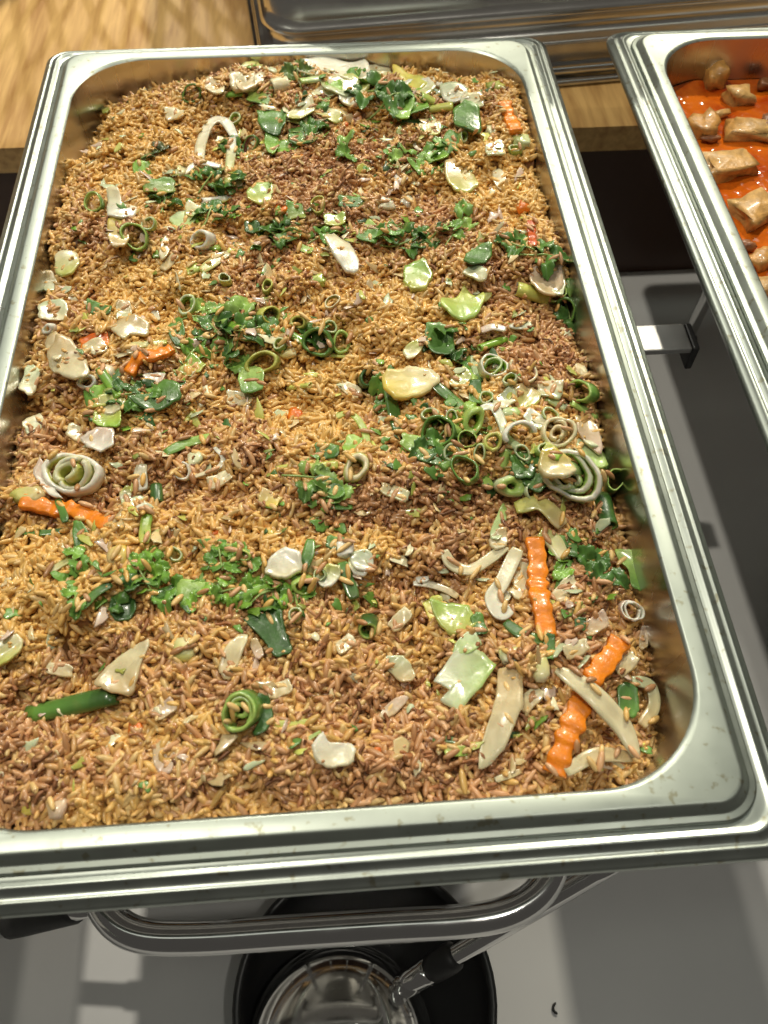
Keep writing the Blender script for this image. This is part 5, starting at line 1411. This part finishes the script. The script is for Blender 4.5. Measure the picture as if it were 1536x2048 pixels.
# ------------------------------------------------------------------ dark wicker basket on the counter
bc = np.array([-.245, .735, ZW])
t = empty('wicker_basket', tuple(bc)); tag(t, 'dark open-work wicker basket standing on the wooden counter', 'basket')
V, Fc = lathe([(0, .0), (.112, .0), (.118, .003), (.118, .010), (.112, .013), (0, .012)], bc, 40)
mesh_obj('base', V, Fc, M['wicker'], t)
for k in range(26):
    a = 2 * math.pi * k / 26
    for tw in (-.5, .5):
        pts = [bc + np.array([(.112 + .045 * f) * math.cos(a + tw * f), (.112 + .045 * f) * math.sin(a + tw * f), .008 + .27 * f]) for f in np.linspace(0, 1, 8)]
        V, Fc = tube(pts, .0045, 6)
        mesh_obj('rib', V, Fc, M['wicker'], t)
pts = [bc + np.array([.157 * math.cos(a), .157 * math.sin(a), .278]) for a in np.linspace(0, 2 * math.pi, 49)]
V, Fc = tube(pts, .006, 10); mesh_obj('rim', V, Fc, M['wicker'], t)

# crumb on the table
p0 = at(1110, 2017, ZT + .001)
V, Fc = tube(catmull([p0 + np.array([.0010, .0028, 0]), p0 + np.array([-.0008, .0012, .0003]), p0 + np.array([-.0008, -.0012, .0003]), p0 + np.array([.0010, -.0028, 0])], 4), [.0003] + [.0007] * 11 + [.0003], 8)
tag(mesh_obj('crumb', V, Fc, M['rubber']), 'tiny dark curved crumb on the grey table', 'crumb')

# chopped bits too small to pick apart: green flecks and pale shreds between the grains
def flecks(name, label, cat, n, cols_, lmin, lmax, wr, where, mat):
    V_, F_, C_ = [], [], []; off = 0
    for i in rng.choice(where, n, replace=False):
        a = rng.uniform(0, 6.28); Ls = rng.uniform(lmin, lmax); w = Ls * rng.uniform(*wr)
        col_ = np.array(cols_[rng.integers(len(cols_))]) * rng.uniform(.7, 1.25)
        tl, tw = rng.normal(0, .35), rng.normal(0, .4)
        c = P[i] + np.array([0, 0, .0022]); ca, sa = math.cos(a), math.sin(a)
        ring_ = []
        for k in range(9):
            b = 2 * math.pi * k / 9; rr_ = 1 + .25 * math.sin(3 * b + a * 5) + .12 * math.sin(5 * b + a)
            x, y = Ls * .5 * rr_ * math.cos(b), w * .5 * rr_ * math.sin(b)
            ring_.append((x, y, x * tl + y * tw + .25 * y * y / max(w, 1e-5)))
        for (sc, dz) in ((1, 0), (.8, .00025), (.8, -.00025)):
            for (x, y, z) in ring_:
                V_.append((c[0] + sc * (x * ca - y * sa), c[1] + sc * (x * sa + y * ca), c[2] + z * sc + dz)); C_.append(col_)
        V_.append(tuple(c + np.array([0, 0, .0003]))); C_.append(col_ * 1.1); V_.append(tuple(c - np.array([0, 0, .0003]))); C_.append(col_)
        for k in range(9):
            j = (k + 1) % 9
            F_ += [(off + k, off + j, off + 9 + j, off + 9 + k), (off + j, off + k, off + 18 + k, off + 18 + j), (off + 9 + k, off + 9 + j, off + 27), (off + 18 + j, off + 18 + k, off + 28)]
        off += 29
    tag(mesh_obj(name, np.array(V_), F_, M[mat], None, np.array(C_)), label, cat, None, 'stuff')
topg = np.where((lay > .1) & (np.abs(P[:, 0]) < .136) & (np.abs(P[:, 1]) < .24))[0]
ut = px_of(P[topg])
band = np.zeros(len(topg))
for (x, y, a, b) in [(560, 470, 260, 60), (480, 680, 140, 100), (330, 1170, 260, 70), (900, 880, 160, 90), (760, 220, 220, 60), (620, 1000, 120, 60), (450, 400, 140, 60), (900, 700, 120, 70), (300, 800, 140, 60), (1180, 1180, 110, 120), (800, 330, 120, 60), (640, 1180, 140, 60)]:
    band += np.exp(-(((ut[:, 0] - x) / a) ** 2 + ((ut[:, 1] - y) / b) ** 2))
pick = topg[rng.random(len(topg)) < np.clip(band, .05, 1)]
flecks('herb_flecks', 'finely chopped green herb flecks scattered over the fried rice', 'herbs', 560, [C['dg'], C['g'], C['g'], C['ol'], C['bg'] * .7], .0025, .0085, (.30, .8), pick, 'leaf')
flecks('vegetable_shreds', 'small pale cabbage and onion shreds mixed into the fried rice', 'vegetable shreds', 560, [C['cr'], C['tn'], C['yg'], C['tn'], C['gw'], C['pk']], .0030, .0115, (.22, .55), topg, 'veg')
